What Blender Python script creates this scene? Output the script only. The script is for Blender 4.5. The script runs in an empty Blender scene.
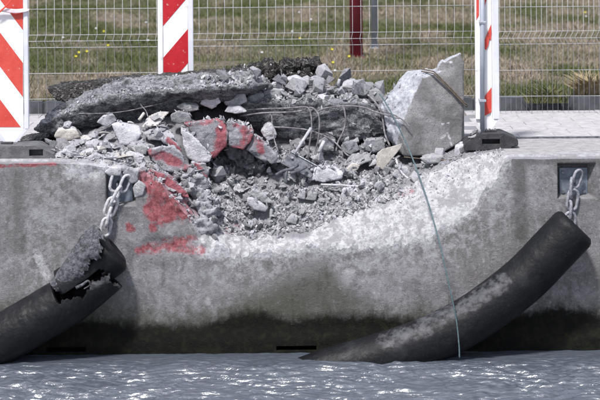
import bpy, bmesh, math, random
import numpy as np
from mathutils import Vector, Matrix, Euler

random.seed(11); np.random.seed(11)
SC = bpy.context.scene
COL = SC.collection

# ------------------------------------------------------------------ camera
D, H, F = 16.0, 2.0, 2080.0          # camera distance, height over the quay, focal length in 600-px units
HOR = -103.0                         # image row of the horizon
ROLL = math.radians(0.5)
cam = bpy.data.cameras.new("camera"); camo = bpy.data.objects.new("camera", cam); COL.objects.link(camo)
camo.location = (0, -D, H); camo.rotation_euler = Euler((math.radians(90), 0, 0))
camo.rotation_euler = (Matrix.Rotation(math.radians(90), 3, 'X') @ Matrix.Rotation(ROLL * -1, 3, 'Z')).to_euler()
cam.sensor_width = 36; cam.lens = 36 * F / 600
cam.shift_y = -(200 - HOR) / 600
cam.clip_start = 0.5; cam.clip_end = 2000
cam.dof.use_dof = True; cam.dof.focus_distance = D + 0.4; cam.dof.aperture_fstop = 3.4
SC.camera = camo
CR, SR = math.cos(ROLL), math.sin(ROLL)

def unroll(px, py):
    dx, dy = px - 300.0, py - HOR
    return dx * CR - dy * SR * -1, -dx * SR * -1 + dy * CR
def P(px, py, Y):
    """point of the place seen at pixel (px,py), Y metres behind the quay face"""
    dx, dy = px - 300.0, py - HOR
    ux = dx * CR - dy * SR
    uy = dx * SR + dy * CR
    s = (D + Y) / F
    return Vector((ux * s, Y, H - uy * s))
def proj(co):
    s = F / (D + co[:, 1])
    ux = co[:, 0] * s; uy = (H - co[:, 2]) * s
    return 300 + ux * CR + uy * SR, HOR - ux * SR + uy * CR

# ------------------------------------------------------------------ light
SUN_EL, SUN_AZ = math.radians(57), math.radians(-24)      # azimuth from the camera side, to the left
world = bpy.data.worlds.new("World"); SC.world = world; world.use_nodes = True
wn = world.node_tree; bg = wn.nodes['Background']
sky = wn.nodes.new('ShaderNodeTexSky'); sky.sky_type = 'NISHITA'; sky.sun_disc = False
sky.sun_elevation = SUN_EL; sky.air_density = 1.0; sky.dust_density = 2.5; sky.ozone_density = 1.0
mx = wn.nodes.new('ShaderNodeMix'); mx.data_type = 'RGBA'; mx.inputs[0].default_value = .6        # thin even cloud over the blue
wn.links.new(sky.outputs[0], mx.inputs[6]); mx.inputs[7].default_value = (6.2, 6.4, 7.2, 1)
wn.links.new(mx.outputs[2], bg.inputs[0]); bg.inputs[1].default_value = 0.085
sd = Vector((math.sin(SUN_AZ) * math.cos(SUN_EL), -math.cos(SUN_AZ) * math.cos(SUN_EL), math.sin(SUN_EL)))
sky.sun_rotation = math.atan2(sd.x, sd.y)
sl = bpy.data.lights.new("sun", 'SUN'); slo = bpy.data.objects.new("sun", sl); COL.objects.link(slo)
sl.energy = 3.0; sl.angle = math.radians(7); sl.color = (1, .97, .93)
slo.rotation_euler = (-sd).to_track_quat('-Z', 'Y').to_euler()
SC.view_settings.view_transform = 'Standard'; SC.view_settings.look = 'None'
SC.view_settings.exposure = 0.74; SC.view_settings.gamma = 1

# ------------------------------------------------------------------ numpy noise
_perm = np.random.RandomState(3).permutation(256); _perm = np.concatenate([_perm, _perm, _perm])
_grad = np.random.RandomState(4).normal(size=(256, 3)); _grad /= np.linalg.norm(_grad, axis=1)[:, None]
_rnd = np.random.RandomState(5).rand(256, 3)
def _h(i, j, k): return _perm[_perm[_perm[i & 255] + (j & 255)] + (k & 255)]
def perlin(p):
    i = np.floor(p).astype(int); f = p - i; u = f * f * f * (f * (f * 6 - 15) + 10); r = 0
    for a in (0, 1):
        for b in (0, 1):
            for c in (0, 1):
                g = _grad[_h(i[:, 0] + a, i[:, 1] + b, i[:, 2] + c)]
                d = (g * (f - np.array([a, b, c]))).sum(1)
                w = (u[:, 0] if a else 1 - u[:, 0]) * (u[:, 1] if b else 1 - u[:, 1]) * (u[:, 2] if c else 1 - u[:, 2])
                r = r + w * d
    return r * 1.6
def fbm(p, o=4, rough=.5):
    r = 0; a = 1.; s = 0
    for k in range(o):
        r = r + a * perlin(p * (2.03 ** k) + 17.3 * k); s += a; a *= rough
    return r / s
def ridged(p, o=4):
    r = 0; a = 1.; s = 0
    for k in range(o):
        r = r + a * (1 - 2 * np.abs(perlin(p * (2.1 ** k) + 9.1 * k))); s += a; a *= .5
    return r / s
def worley(p):
    """F1 and a random value per cell"""
    i = np.floor(p).astype(int); f = p - i
    best = np.full(len(p), 9.); val = np.zeros(len(p))
    for a in (-1, 0, 1):
        for b in (-1, 0, 1):
            for c in (-1, 0, 1):
                h = _h(i[:, 0] + a, i[:, 1] + b, i[:, 2] + c)
                d = np.sqrt(((np.array([a, b, c]) + _rnd[h] - f) ** 2).sum(1))
                m = d < best; best = np.where(m, d, best); val = np.where(m, _rnd[(h * 7 + 3) & 255, 0], val)
    return best, val
def smooth(x, a, b):
    t = np.clip((x - a) / (b - a), 0, 1); return t * t * (3 - 2 * t)
def seg_dist(px, py, pts):
    best = np.full(len(px), 1e9)
    for (x0, y0), (x1, y1) in zip(pts[:-1], pts[1:]):
        dx, dy = x1 - x0, y1 - y0; L = dx * dx + dy * dy + 1e-9
        t = np.clip(((px - x0) * dx + (py - y0) * dy) / L, 0, 1)
        best = np.minimum(best, np.hypot(px - x0 - t * dx, py - y0 - t * dy))
    return best

# ------------------------------------------------------------------ material helpers
class NT:
    def __init__(s, name):
        s.m = bpy.data.materials.new(name); s.m.use_nodes = True; s.t = s.m.node_tree
        s.b = s.t.nodes['Principled BSDF']
        tc = s.t.nodes.new('ShaderNodeTexCoord'); s.obj = tc.outputs['Object']
    def n(s, kind, **kw):
        x = s.t.nodes.new(kind)
        for k, v in kw.items():
            if k in x.inputs: s.set(x.inputs[k], v)
            else: setattr(x, k, v)
        return x
    def set(s, inp, v):
        if isinstance(v, bpy.types.NodeSocket): s.t.links.new(v, inp)
        elif isinstance(v, (tuple, list)) and len(v) == 3 and inp.type == 'RGBA': inp.default_value = (*v, 1)
        else: inp.default_value = v
    def vec(s, scale=(1, 1, 1), rnd=False):
        v = s.obj
        if rnd:
            oi = s.n('ShaderNodeObjectInfo')
            a = s.n('ShaderNodeVectorMath', operation='ADD'); s.set(a.inputs[0], v)
            m = s.math('MULTIPLY', oi.outputs['Random'], 37.0); s.set(a.inputs[1], m); v = a.outputs[0]
        if scale != (1, 1, 1):
            a = s.n('ShaderNodeVectorMath', operation='MULTIPLY'); s.set(a.inputs[0], v); a.inputs[1].default_value = scale; v = a.outputs[0]
        return v
    def noise(s, v, scale, detail=5, rough=.55, dist=0):
        x = s.n('ShaderNodeTexNoise'); s.set(x.inputs['Vector'], v)
        x.inputs['Scale'].default_value = scale; x.inputs['Detail'].default_value = detail
        x.inputs['Roughness'].default_value = rough; x.inputs['Distortion'].default_value = dist
        return x.outputs['Fac']
    def voro(s, v, scale, feature='F1', out='Distance'):
        x = s.n('ShaderNodeTexVoronoi', feature=feature); s.set(x.inputs['Vector'], v); x.inputs['Scale'].default_value = scale
        return x.outputs[out]
    def math(s, op, a, b=0.0, clamp=False):
        x = s.n('ShaderNodeMath', operation=op, use_clamp=clamp); s.set(x.inputs[0], a); s.set(x.inputs[1], b); return x.outputs[0]
    def ramp(s, f, a, b, lo=0., hi=1.):
        x = s.n('ShaderNodeMapRange', interpolation_type='SMOOTHSTEP'); s.set(x.inputs[0], f)
        for i, v in ((1, a), (2, b), (3, lo), (4, hi)): x.inputs[i].default_value = v
        return x.outputs[0]
    def mix(s, f, a, b, mode='MIX'):
        x = s.n('ShaderNodeMix', data_type='RGBA', blend_type=mode); s.set(x.inputs[0], f)
        s.set(x.inputs[6], a); s.set(x.inputs[7], b); return x.outputs[2]
    def attr(s, name):
        x = s.n('ShaderNodeAttribute'); x.attribute_name = name; return x.outputs['Fac']
    def bump(s, h, strength, dist, prev=None):
        x = s.n('ShaderNodeBump'); s.set(x.inputs['Height'], h); x.inputs['Strength'].default_value = strength
        x.inputs['Distance'].default_value = dist
        if prev is not None: s.set(x.inputs['Normal'], prev)
        return x.outputs[0]
    def out(s, col, rough=.8, nrm=None, metal=0., spec=.3):
        s.set(s.b.inputs['Base Color'], col); s.set(s.b.inputs['Roughness'], rough)
        s.set(s.b.inputs['Metallic'], metal); s.b.inputs['Specular IOR Level'].default_value = spec
        if nrm is not None: s.set(s.b.inputs['Normal'], nrm)
        return s.m

def edge_mask(t, name, v, k=.9, sc=60, soft=.12, nz=None):
    """crisp ragged edge from a soft vertex attribute"""
    nz = t.noise(v, sc, 6, .65) if nz is None else nz
    s_ = t.math('ADD', t.attr(name), t.math('MULTIPLY', t.math('SUBTRACT', nz, .5), k))
    return t.math('MULTIPLY', t.ramp(s_, .5 - soft, .5 + soft), t.ramp(t.attr(name), .02, .25))

def rubble_mat(name, c1, c2, dark=.6, fine=140, bump=.68, vary=.35, paint=False, rough=.88, pits=.5):
    t = NT(name); v = t.vec(rnd=True)
    c = t.mix(t.ramp(t.noise(v, 12, 9, .75), .38, .62), c1, c2)
    sp = t.noise(v, fine, 3, .7)
    c = t.mix(t.ramp(sp, .3, .48, 1, 0), c, tuple(x * dark for x in c1))
    c = t.mix(t.ramp(t.noise(v, 45, 5, .7, .5), .56, .72), c, tuple(min(.8, x * 1.45) for x in c2))
    agg = t.voro(v, 55); c = t.mix(t.math('MULTIPLY', t.ramp(agg, .10, .22, 1, 0), .5), c, tuple(x * .4 for x in c1))
    oi = t.n('ShaderNodeObjectInfo')
    val = t.n('ShaderNodeMapRange'); t.set(val.inputs[0], oi.outputs['Random']); val.inputs[3].default_value = 1 - vary; val.inputs[4].default_value = 1 + vary * .6
    geo = t.n('ShaderNodeNewGeometry'); sx = t.n('ShaderNodeSeparateXYZ'); t.set(sx.inputs[0], geo.outputs['Normal'])
    c = t.mix(t.math('MULTIPLY', t.math('MULTIPLY', t.ramp(sx.outputs[2], .3, .9), t.ramp(t.noise(v, 22, 7, .75), .38, .55)), .6), c, (.52, .52, .565))   # settled dust
    hs = t.n('ShaderNodeHueSaturation'); t.set(hs.inputs['Color'], c); t.set(hs.inputs['Value'], val.outputs[0]); c = hs.outputs[0]
    if paint:
        pm = edge_mask(t, 'paint', v, 3.2, 12, .35)
        rc = t.mix(t.ramp(t.noise(v, 25, 7, .75), .38, .62), (.22, .016, .030), (.40, .075, .10))
        c = t.mix(t.math('MULTIPLY', pm, .78), c, rc)
    hgt = t.math('ADD', t.math('MULTIPLY', t.noise(v, 38, 8, .72), 1.0), t.math('MULTIPLY', t.ramp(agg, .05, .3), pits * .3))
    n = t.bump(hgt, bump, .03)
    n = t.bump(sp, .35, .004, n)
    return t.out(c, rough, n)

# ------------------------------------------------------------------ materials
M = {}
def make_wall_mat():
    t = NT('quay_concrete'); v = t.vec()
    n1 = t.noise(v, 1.3, 7, .62, .5); n6 = t.noise(v, 6, 9, .72, .7); n14 = t.noise(v, 14, 9, .72, .3); n30 = t.noise(v, 30, 10, .8, .3)
    fine = t.noise(v, 90, 4, .7); vs = t.noise(t.vec((6, 6, .9)), 3.2, 7, .68); ph = t.voro(v, 42)
    c = t.mix(t.ramp(n6, .32, .68), (.145, .144, .152), (.305, .303, .325))
    c = t.mix(t.math('MULTIPLY', t.ramp(n1, .44, .60), .8), c, (.165, .16, .158))
    c = t.mix(t.math('MULTIPLY', t.ramp(fine, .30, .46, 1, 0), .75), c, (.10, .10, .105))
    c = t.mix(t.math('MULTIPLY', t.ramp(vs, .55, .68), .4), c, (.075, .073, .068))               # run stains
    c = t.mix(t.math('MULTIPLY', t.ramp(vs, .43, .32), .3), c, (.40, .40, .43))
    lime = t.attr('lime')
    c = t.mix(t.math('MULTIPLY', t.ramp(n30, .55, .60), .42), c, (.46, .46, .50))
    c = t.mix(t.math('MULTIPLY', t.ramp(n30, .445, .40), .5), c, (.07, .071, .078))
    c = t.mix(t.math('MULTIPLY', t.math('MULTIPLY', lime, t.ramp(n14, .44, .60)), .55), c, (.43, .43, .465))
    c = t.mix(t.math('MULTIPLY', edge_mask(t, 'stain', v, .6, 7, .35, n6), .75), c, (.05, .049, .045))
    c = t.mix(t.ramp(ph, .05, .10, 1, 0), c, (.05, .05, .05))
    fc = t.mix(t.ramp(n30, .38, .58), (.27, .27, .295), (.52, .52, .555))
    fc = t.mix(t.math('MULTIPLY', t.ramp(fine, .34, .44, 1, 0), .6), fc, (.18, .18, .20))
    c = t.mix(edge_mask(t, 'fresh', v, 1.8, 14, .30, n14), c, fc)
    rc = t.mix(t.ramp(n30, .42, .60), (.20, .016, .028), (.40, .085, .105))
    c = t.mix(t.math('MULTIPLY', edge_mask(t, 'paint', v, 3.0, 14, .34, n14), .76), c, rc)
    g2 = t.math('MULTIPLY', edge_mask(t, 'green', v, 1.2, 16, .4, n14), .7); c = t.mix(g2, c, (.040, .042, .024))
    an = t.math('ADD', t.math('MULTIPLY', n14, .7), t.math('MULTIPLY', vs, .3)); al = edge_mask(t, 'algae', v, 1.0, 26, .24, an)
    c = t.mix(al, c, t.mix(t.ramp(n14, .45, .7), (.006, .006, .0055), (.017, .017, .010)))
    n = t.bump(t.math('ADD', n30, t.math('MULTIPLY', t.ramp(ph, .03, .12), .25)), .6, .03)
    n = t.bump(fine, .4, .006, n)
    r = t.out(c, t.ramp(al, 0, 1, .88, .5), n); t.set(t.b.inputs['Specular IOR Level'], t.ramp(al, 0, 1, .3, .12)); return r
M['wall'] = make_wall_mat()
def make_top_mat():
    t = NT('broken_quay_top'); v = t.vec()
    c = t.mix(t.ramp(t.noise(v, 12, 8, .7), .35, .65), (.33, .318, .325), (.50, .487, .50))      # worn coping
    c = t.mix(t.ramp(t.noise(v, 80, 4, .7), .34, .46, 1, 0), c, (.2, .19, .19))
    fr = edge_mask(t, 'fresh', v, 1.1, 14, .35)
    fc = t.mix(t.ramp(t.noise(v, 24, 9, .76), .36, .58), (.34, .34, .365), (.58, .58, .615))
    fc = t.mix(t.math('MULTIPLY', t.ramp(t.noise(v, 70, 6, .75), .34, .44, 1, 0), .55), fc, (.27, .27, .29))
    fc = t.mix(t.math('MULTIPLY', t.ramp(t.noise(v, 9, 8, .74, .3), .49, .57), .75), fc, (.27, .268, .29))
    base = t.mix(t.noise(v, 60, 6, .7), (.16, .16, .175), (.36, .36, .395))
    c = t.mix(t.attr('deck'), base, c); c = t.mix(fr, c, fc)
    c = t.mix(edge_mask(t, 'grit', v, .6, 30, .2), c, base)
    pm = edge_mask(t, 'paint', v, 2.0, 15, .4); c = t.mix(t.math('MULTIPLY', pm, .6), c, (.42, .09, .12))
    n = t.bump(t.noise(v, 26, 9, .78), .7, .035); n = t.bump(t.noise(v, 90, 4, .7), .4, .006, n)
    return t.out(c, .9, n)
M['wall_top'] = make_top_mat()
M['rubble'] = rubble_mat('broken_concrete', (.35, .35, .38), (.57, .57, .615))
M['rubble_mid'] = rubble_mat('grey_broken_concrete', (.20, .203, .225), (.37, .374, .41))
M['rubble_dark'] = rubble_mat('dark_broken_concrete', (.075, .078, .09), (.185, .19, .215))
M['chalk'] = rubble_mat('chalky_concrete', (.46, .46, .50), (.62, .62, .67), dark=.7, vary=.12)
M['beige'] = rubble_mat('beige_mortar', (.38, .36, .335), (.52, .495, .465), dark=.65, vary=.12, bump=.3)
M['painted'] = rubble_mat('red_painted_concrete', (.20, .20, .225), (.36, .36, .40), paint=True, vary=.1)
M['grit'] = rubble_mat('concrete_grit', (.24, .24, .27), (.42, .42, .465), vary=.4)

def make_slab_mat():
    t = NT('weathered_slab'); v = t.vec(); sv = t.vec((1, 1, 2.0))
    c = t.mix(t.ramp(t.noise(sv, 11, 10, .78, .3), .40, .58), (.085, .088, .10), (.34, .348, .385))
    c = t.mix(t.ramp(t.noise(sv, 30, 9, .8, .3), .56, .63), c, (.34, .35, .39))
    c = t.mix(t.ramp(t.noise(v, 110, 3, .7), .35, .5, 1, 0), c, (.03, .03, .033))
    geo = t.n('ShaderNodeNewGeometry'); sx = t.n('ShaderNodeSeparateXYZ'); t.set(sx.inputs[0], geo.outputs['Normal'])
    dust = t.math('MULTIPLY', t.ramp(sx.outputs[2], .25, .8), t.math('MULTIPLY', t.ramp(t.noise(v, 34, 9, .8), .44, .56), t.ramp(t.noise(v, 5, 5, .6), .40, .55)))
    c = t.mix(dust, c, (.46, .46, .50))                       # settled dust on ledges
    n = t.bump(t.noise(sv, 18, 10, .78, .3), 1.0, .035); n = t.bump(t.noise(t.vec((1, 1, 7)), 9, 6, .7, .5), .5, .03, n)
    return t.out(c, .8, n)
M['slab'] = make_slab_mat()
def make_block_mat():
    t = NT('block_concrete'); v = t.vec()
    c = t.mix(t.ramp(t.noise(v, 5, 8, .65, .4), .35, .65), (.125, .123, .128), (.26, .257, .265))
    c = t.mix(t.ramp(t.noise(v, 130, 3, .7), .34, .5, 1, 0), c, (.10, .10, .10))
    ph = t.voro(v, 45); c = t.mix(t.ramp(ph, .05, .11, 1, 0), c, (.06, .06, .06))
    fr = edge_mask(t, 'fresh', v, .6, 24, .15)
    fc = t.mix(t.ramp(t.noise(v, 26, 8, .7), .35, .65), (.27, .28, .315), (.47, .48, .535))
    fc = t.mix(t.ramp(t.noise(v, 80, 5, .7), .32, .46, 1, 0), fc, (.15, .155, .175))
    c = t.mix(fr, c, fc)
    c = t.mix(edge_mask(t, 'chalk', v, .7, 30, .1), c, (.55, .55, .60))
    n = t.bump(t.noise(v, 30, 8, .72), .45, .02)
    return t.out(c, .85, n)
M['block'] = make_block_mat()
def make_asphalt():
    t = NT('asphalt_layer'); v = t.vec()
    c = t.mix(t.noise(v, 22, 6, .7), (.010, .0095, .0095), (.032, .028, .026))
    c = t.mix(t.ramp(t.noise(v, 14, 5, .6), .58, .68), c, (.18, .17, .16))
    agg = t.voro(v, 60, out='Color'); bw = t.n('ShaderNodeRGBToBW'); t.set(bw.inputs[0], agg)
    c = t.mix(t.ramp(bw.outputs[0], .66, .8), c, (.12, .115, .115))
    n = t.bump(t.voro(v, 60), 1., .02); n = t.bump(t.noise(v, 20, 7, .7), .6, .03, n)
    return t.out(c, .55, n, spec=.5)
M['asphalt'] = make_asphalt()
def make_simple(name, c1, c2, sc, rough, metal=0, bump=.1, bsc=60, spec=.4, dirt=None, rnd=False):
    t = NT(name); v = t.vec(rnd=rnd)
    c = t.mix(t.ramp(t.noise(v, sc, 6, .65), .35, .65), c1, c2)
    if dirt: c = t.mix(t.ramp(t.noise(v, sc * 2.3, 7, .72, .5), .57, .70), c, dirt)
    n = t.bump(t.noise(v, bsc, 6, .7), bump, .01)
    return t.out(c, rough, n, metal, spec)
M['galv'] = make_simple('galvanised_steel', (.34, .36, .40), (.50, .52, .57), 14, .45, .55, dirt=(.30, .27, .25))
M['chain'] = make_simple('weathered_chain_steel', (.19, .195, .23), (.38, .385, .43), 40, .6, .3, bump=.6, bsc=120, dirt=(.13, .105, .095))
M['chain_white'] = make_simple('limed_chain_steel', (.36, .36, .39), (.62, .62, .66), 40, .8, .05, bump=.7, bsc=120, dirt=(.20, .165, .16))
M['plate'] = make_simple('blue_grey_plate', (.13, .155, .20), (.22, .25, .31), 12, .5, .4, bump=.3, dirt=(.33, .34, .38))
M['bolt'] = make_simple('dull_bolt_steel', (.09, .095, .11), (.25, .26, .29), 60, .5, .6)
M['wire'] = make_simple('fence_wire', (.36, .375, .41), (.54, .555, .59), 8, .45, .25)
M['wire_dull'] = make_simple('dull_fence_wire', (.22, .23, .25), (.40, .42, .45), 6, .5, .35)
M['rebar'] = make_simple('dusty_rebar', (.11, .105, .11), (.30, .29, .315), 30, .75, .15, bump=.6, bsc=130, dirt=(.20, .12, .09))
M['pale_rod'] = make_simple('pale_dusty_rod', (.34, .34, .37), (.52, .52, .56), 30, .8, bump=.4, bsc=90, dirt=(.3, .27, .25))
M['dark_steel'] = make_simple('dark_steel', (.06, .063, .078), (.14, .147, .17), 20, .65, .2, bump=.3, dirt=(.30, .30, .33))
M['strap'] = make_simple('brown_strap', (.075, .058, .045), (.15, .12, .09), 30, .7)
M['rope'] = make_simple('teal_rope', (.07, .115, .135), (.14, .20, .22), 60, .8, bump=.8, bsc=220)
M['board_white'] = make_simple('white_board', (.74, .74, .77), (.80, .80, .82), 5, .4, dirt=(.55, .53, .50))
M['board_rim'] = make_simple('board_rim', (.62, .63, .72), (.72, .73, .80), 6, .4, .1)
def red(name, c1, c2):
    t = NT(name); v = t.vec()
    c = t.mix(t.ramp(t.noise(v, 6, 6, .65), .3, .7), c1, c2)
    c = t.mix(t.math('MULTIPLY', t.ramp(t.noise(v, 30, 7, .75), .60, .68), .6), c, (.65, .5, .48))
    return t.out(c, .42, t.bump(t.noise(v, 30, 4), .08, .01))
M['red_bright'] = red('bright_red_film', (.52, .055, .042), (.62, .09, .07))
M['red_deep'] = red('deep_red_film', (.40, .012, .022), (.50, .022, .03))
M['red_post'] = make_simple('red_post_paint', (.20, .022, .040), (.27, .035, .06), 4, .45, dirt=(.2, .03, .04))
M['grey_post'] = make_simple('grey_post_paint', (.33, .36, .43), (.42, .45, .52), 3, .5, .2)
M['tape'] = make_simple('barrier_tape', (.66, .50, .56), (.82, .76, .80), 10, .35, dirt=(.62, .12, .14))
M['yellow'] = make_simple('yellow_petals', (.65, .55, .02), (.75, .68, .05), 30, .7)
M['white_petal'] = make_simple('white_petals', (.65, .68, .7), (.75, .76, .8), 30, .7)
M['leaf'] = make_simple('weed_leaf', (.05, .07, .02), (.13, .12, .05), 9, .7, rnd=True)
M['straw'] = make_simple('dry_stalk', (.24, .19, .11), (.34, .28, .18), 9, .8, rnd=True)

def make_rubber(name, dusty):
    t = NT(name); v = t.vec()
    c = t.mix(t.noise(v, 6, 6, .6), (.0035, .0038, .005), (.009, .0095, .012))
    c = t.mix(t.math('MULTIPLY', t.ramp(t.noise(v, 60, 6, .75), .52, .7), .10), c, (.13, .135, .16))
    c = t.mix(t.math('MULTIPLY', edge_mask(t, 'scuff', t.vec((1, 1, 1.3)), 3.6, 20, .6), .17), c, (.42, .42, .48))
    c = t.mix(t.math('MULTIPLY', t.ramp(t.noise(v, 3.5, 5, .6), .5, .66), dusty), c, (.10, .102, .12))
    n = t.bump(t.noise(v, 40, 7, .7), .25, .012); n = t.bump(t.noise(v, 7, 3, .5), .3, .05, n)
    return t.out(c, t.ramp(t.noise(v, 12, 4), .3, .7, .42, .60), n, spec=.22)
M['rubber'] = make_rubber('black_rubber', .10)
def make_torn():
    t = NT('torn_grey_rubber'); v = t.vec(); n = t.noise(v, 26, 9, .78)
    c = t.mix(t.ramp(n, .38, .62), (.030, .031, .038), (.13, .132, .155)); c = t.mix(t.math('MULTIPLY', t.ramp(t.noise(v, 60, 6, .8), .55, .62), .5), c, (.30, .30, .34))
    c = t.mix(t.math('MULTIPLY', edge_mask(t, 'scuff', v, 1.2, 30, .2), .7), c, (.50, .50, .55))
    return t.out(c, .6, t.bump(n, .7, .02), spec=.35)
M['rubber_torn'] = make_torn()
M['foot'] = make_simple('recycled_rubber', (.022, .022, .026), (.05, .05, .056), 18, .7, bump=.5, bsc=90, dirt=(.12, .12, .13))
M['foot_grey'] = make_simple('dusty_recycled_rubber', (.08, .08, .088), (.14, .14, .15), 18, .75, bump=.5, bsc=90, dirt=(.22, .22, .235))
M['paver'] = make_simple('paving_slab', (.33, .32, .335), (.45, .435, .45), 14, .85, bump=.3, bsc=90, dirt=(.26, .245, .245), rnd=True)
M['joint'] = make_simple('joint_sand', (.14, .13, .125), (.2, .19, .18), 20, .9)
M['kerb'] = make_simple('dark_kerb_stone', (.06, .063, .075), (.10, .105, .12), 8, .85, bump=.4, dirt=(.16, .16, .17), rnd=True)

# ------------------------------------------------------------------ object helpers
def tag(o, label=None, cat=None, group=None, kind=None):
    if label: o['label'] = label
    if cat: o['category'] = cat
    if group: o['group'] = group
    if kind: o['kind'] = kind
    return o
def link(name, me, mat=None, parent=None, smooth_=False):
    o = bpy.data.objects.new(name, me); COL.objects.link(o)
    if mat is not None: me.materials.clear(); me.materials.append(mat)
    if parent is not None: o.parent = parent
    if smooth_: me.polygons.foreach_set('use_smooth', np.ones(len(me.polygons), bool))
    return o
def mesh_from(name, verts, faces):
    me = bpy.data.meshes.new(name); me.from_pydata([tuple(v) for v in verts], [], faces); me.update(); return me
def empty(name, loc=(0, 0, 0)):
    o = bpy.data.objects.new(name, None); COL.objects.link(o); o.location = loc; o.empty_display_size = .05; return o
def recentre(o, children=True):
    """put the origin of a mesh thing at the bottom middle of its own geometry"""
    me = o.data; n = len(me.vertices); co = np.empty(n * 3); me.vertices.foreach_get('co', co); co = co.reshape(-1, 3)
    c = (co.min(0) + co.max(0)) / 2; c[2] = co[:, 2].min()
    me.vertices.foreach_set('co', (co - c).ravel()); me.update(); o.location = Vector(c) + o.location
    return o
def set_attr(me, name, vals):
    a = me.attributes.new(name, 'FLOAT', 'POINT'); a.data.foreach_set('value', np.asarray(vals, dtype=np.float32))
def get_co(me):
    co = np.empty(len(me.vertices) * 3); me.vertices.foreach_get('co', co); return co.reshape(-1, 3)
def get_no(me):
    no = np.empty(len(me.vertices) * 3); me.vertex_normals.foreach_get('vector', no); return no.reshape(-1, 3)
def hull_bm(ptsets):
    bm = bmesh.new()
    for pts in ptsets:
        vs = [bm.verts.new(p) for p in pts]
        r = bmesh.ops.convex_hull(bm, input=vs)
        bmesh.ops.delete(bm, geom=list({e for e in r['geom_interior'] if isinstance(e, bmesh.types.BMVert)}), context='VERTS')
    return bm
def evaluated(me, mods):
    o = bpy.data.objects.new('tmp', me); COL.objects.link(o)
    for kind, kw in mods:
        m = o.modifiers.new('m', kind)
        for k, v in kw.items(): setattr(m, k, v)
    dg = bpy.context.evaluated_depsgraph_get(); ev = o.evaluated_get(dg)
    r = bpy.data.meshes.new_from_object(ev); bpy.data.objects.remove(o); return r
def rock(name, ptsets, mat, voxel=.012, amp=.02, sc=6, strata=0., chips=.5, fresh=None, paint=None, chalk=None, flat=None, parent=None, seed=0):
    """voxel-joined convex pieces, broken up with layered noise"""
    bm = hull_bm(ptsets); me = bpy.data.meshes.new(name); bm.to_mesh(me); bm.free()
    me = evaluated(me, [('REMESH', dict(mode='VOXEL', voxel_size=voxel, use_smooth_shade=True))])
    co = get_co(me); no = get_no(me); q = co + seed * 3.71
    _, cell = worley(q * sc * np.array([1, 1, 1.6])); w1, cell2 = worley(q * sc * 2.6)
    d = fbm(q * sc, 5, .55) * 1.0 + (cell - .5) * chips * 1.2 + (cell2 - .5) * chips * .5
    if strata: d = d * (1 - .3 * strata) + ridged(q * sc * np.array([.45, .45, 1.9]) + fbm(q * 3, 3)[:, None] * .9, 4) * strata
    px, py = proj(co); k = np.ones(len(co))
    if flat is not None: k = flat(px, py, no)
    co = co + no * (d * amp * k)[:, None]
    me.vertices.foreach_set('co', co.ravel()); me.update()
    if fresh is not None: set_attr(me, 'fresh', fresh(px, py, no))
    if chalk is not None: set_attr(me, 'chalk', chalk(px, py))
    if paint is not None: set_attr(me, 'paint', paint(px, py))
    o = link(name, me, mat, parent, True)
    if parent is None: recentre(o)
    return o
def outline_pts(pts, Y, depth, shrink=.8, lift=2.5, dys=None):
    """front outline traced at distance Y and a slightly smaller back outline: a solid with thickness"""
    cx = sum(p[0] for p in pts) / len(pts); cy = sum(p[1] for p in pts) / len(pts); r = []
    for i, p in enumerate(pts):
        y = Y + (p[2] if len(p) > 2 else 0); r.append(P(p[0], p[1], y))
        r.append(P(cx + (p[0] - cx) * shrink, cy + (p[1] - cy) * shrink - lift, y + depth))
        q = P(cx + (p[0] - cx) * .95, cy + (p[1] - cy) * .95, y - .014 * min(1, depth * 6)); r.append(q)
    return r
def tube_mesh(name, pts, r, seg=8, closed=False, cap=True, rfun=None, res=1):
    pts = [Vector(p) for p in pts]
    if res > 1 and len(pts) > 2:                                   # catmull-rom
        out = []; n = len(pts)
        for i in range(n if closed else n - 1):
            p0 = pts[(i - 1) % n] if closed or i > 0 else pts[0] * 2 - pts[1]
            p1 = pts[i]; p2 = pts[(i + 1) % n]
            p3 = pts[(i + 2) % n] if closed or i + 2 < n else pts[-1] * 2 - pts[-2]
            for k in range(res):
                t = k / res
                out.append(.5 * ((2 * p1) + (-p0 + p2) * t + (2 * p0 - 5 * p1 + 4 * p2 - p3) * t * t + (-p0 + 3 * p1 - 3 * p2 + p3) * t ** 3))
        if not closed: out.append(pts[-1])
        pts = out
    n = len(pts); vs = []; fs = []; up = None
    for i, p in enumerate(pts):
        a = pts[(i - 1) % n] if closed or i > 0 else p; b = pts[(i + 1) % n] if closed or i < n - 1 else p
        t = (b - a).normalized()
        if up is None:
            up = Vector((0, 0, 1)) if abs(t.z) < .9 else Vector((1, 0, 0))
        s = t.cross(up).normalized(); up = s.cross(t).normalized()
        rr = rfun(i / max(1, n - 1)) if rfun else r
        for k in range(seg):
            a_ = 2 * math.pi * k / seg; vs.append(p + (s * math.cos(a_) + up * math.sin(a_)) * rr)
    for i in range(n if closed else n - 1):
        for k in range(seg):
            a, b = i * seg + k, i * seg + (k + 1) % seg; j = ((i + 1) % n) * seg
            fs.append((a, b, j + (k + 1) % seg, j + k))
    if cap and not closed:
        fs.append(tuple(range(seg))[::-1]); fs.append(tuple(range((n - 1) * seg, n * seg)))
    return mesh_from(name, vs, fs)
def box_mesh(name, x0, x1, y0, y1, z0, z1, bevel=0., seg=1):
    bm = bmesh.new(); bmesh.ops.create_cube(bm, size=1)
    for v in bm.verts: v.co = Vector((x0 + (v.co.x + .5) * (x1 - x0), y0 + (v.co.y + .5) * (y1 - y0), z0 + (v.co.z + .5) * (z1 - z0)))
    if bevel: bmesh.ops.bevel(bm, geom=bm.edges[:], offset=bevel, segments=seg, affect='EDGES')
    me = bpy.data.meshes.new(name); bm.to_mesh(me); bm.free(); return me
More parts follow.
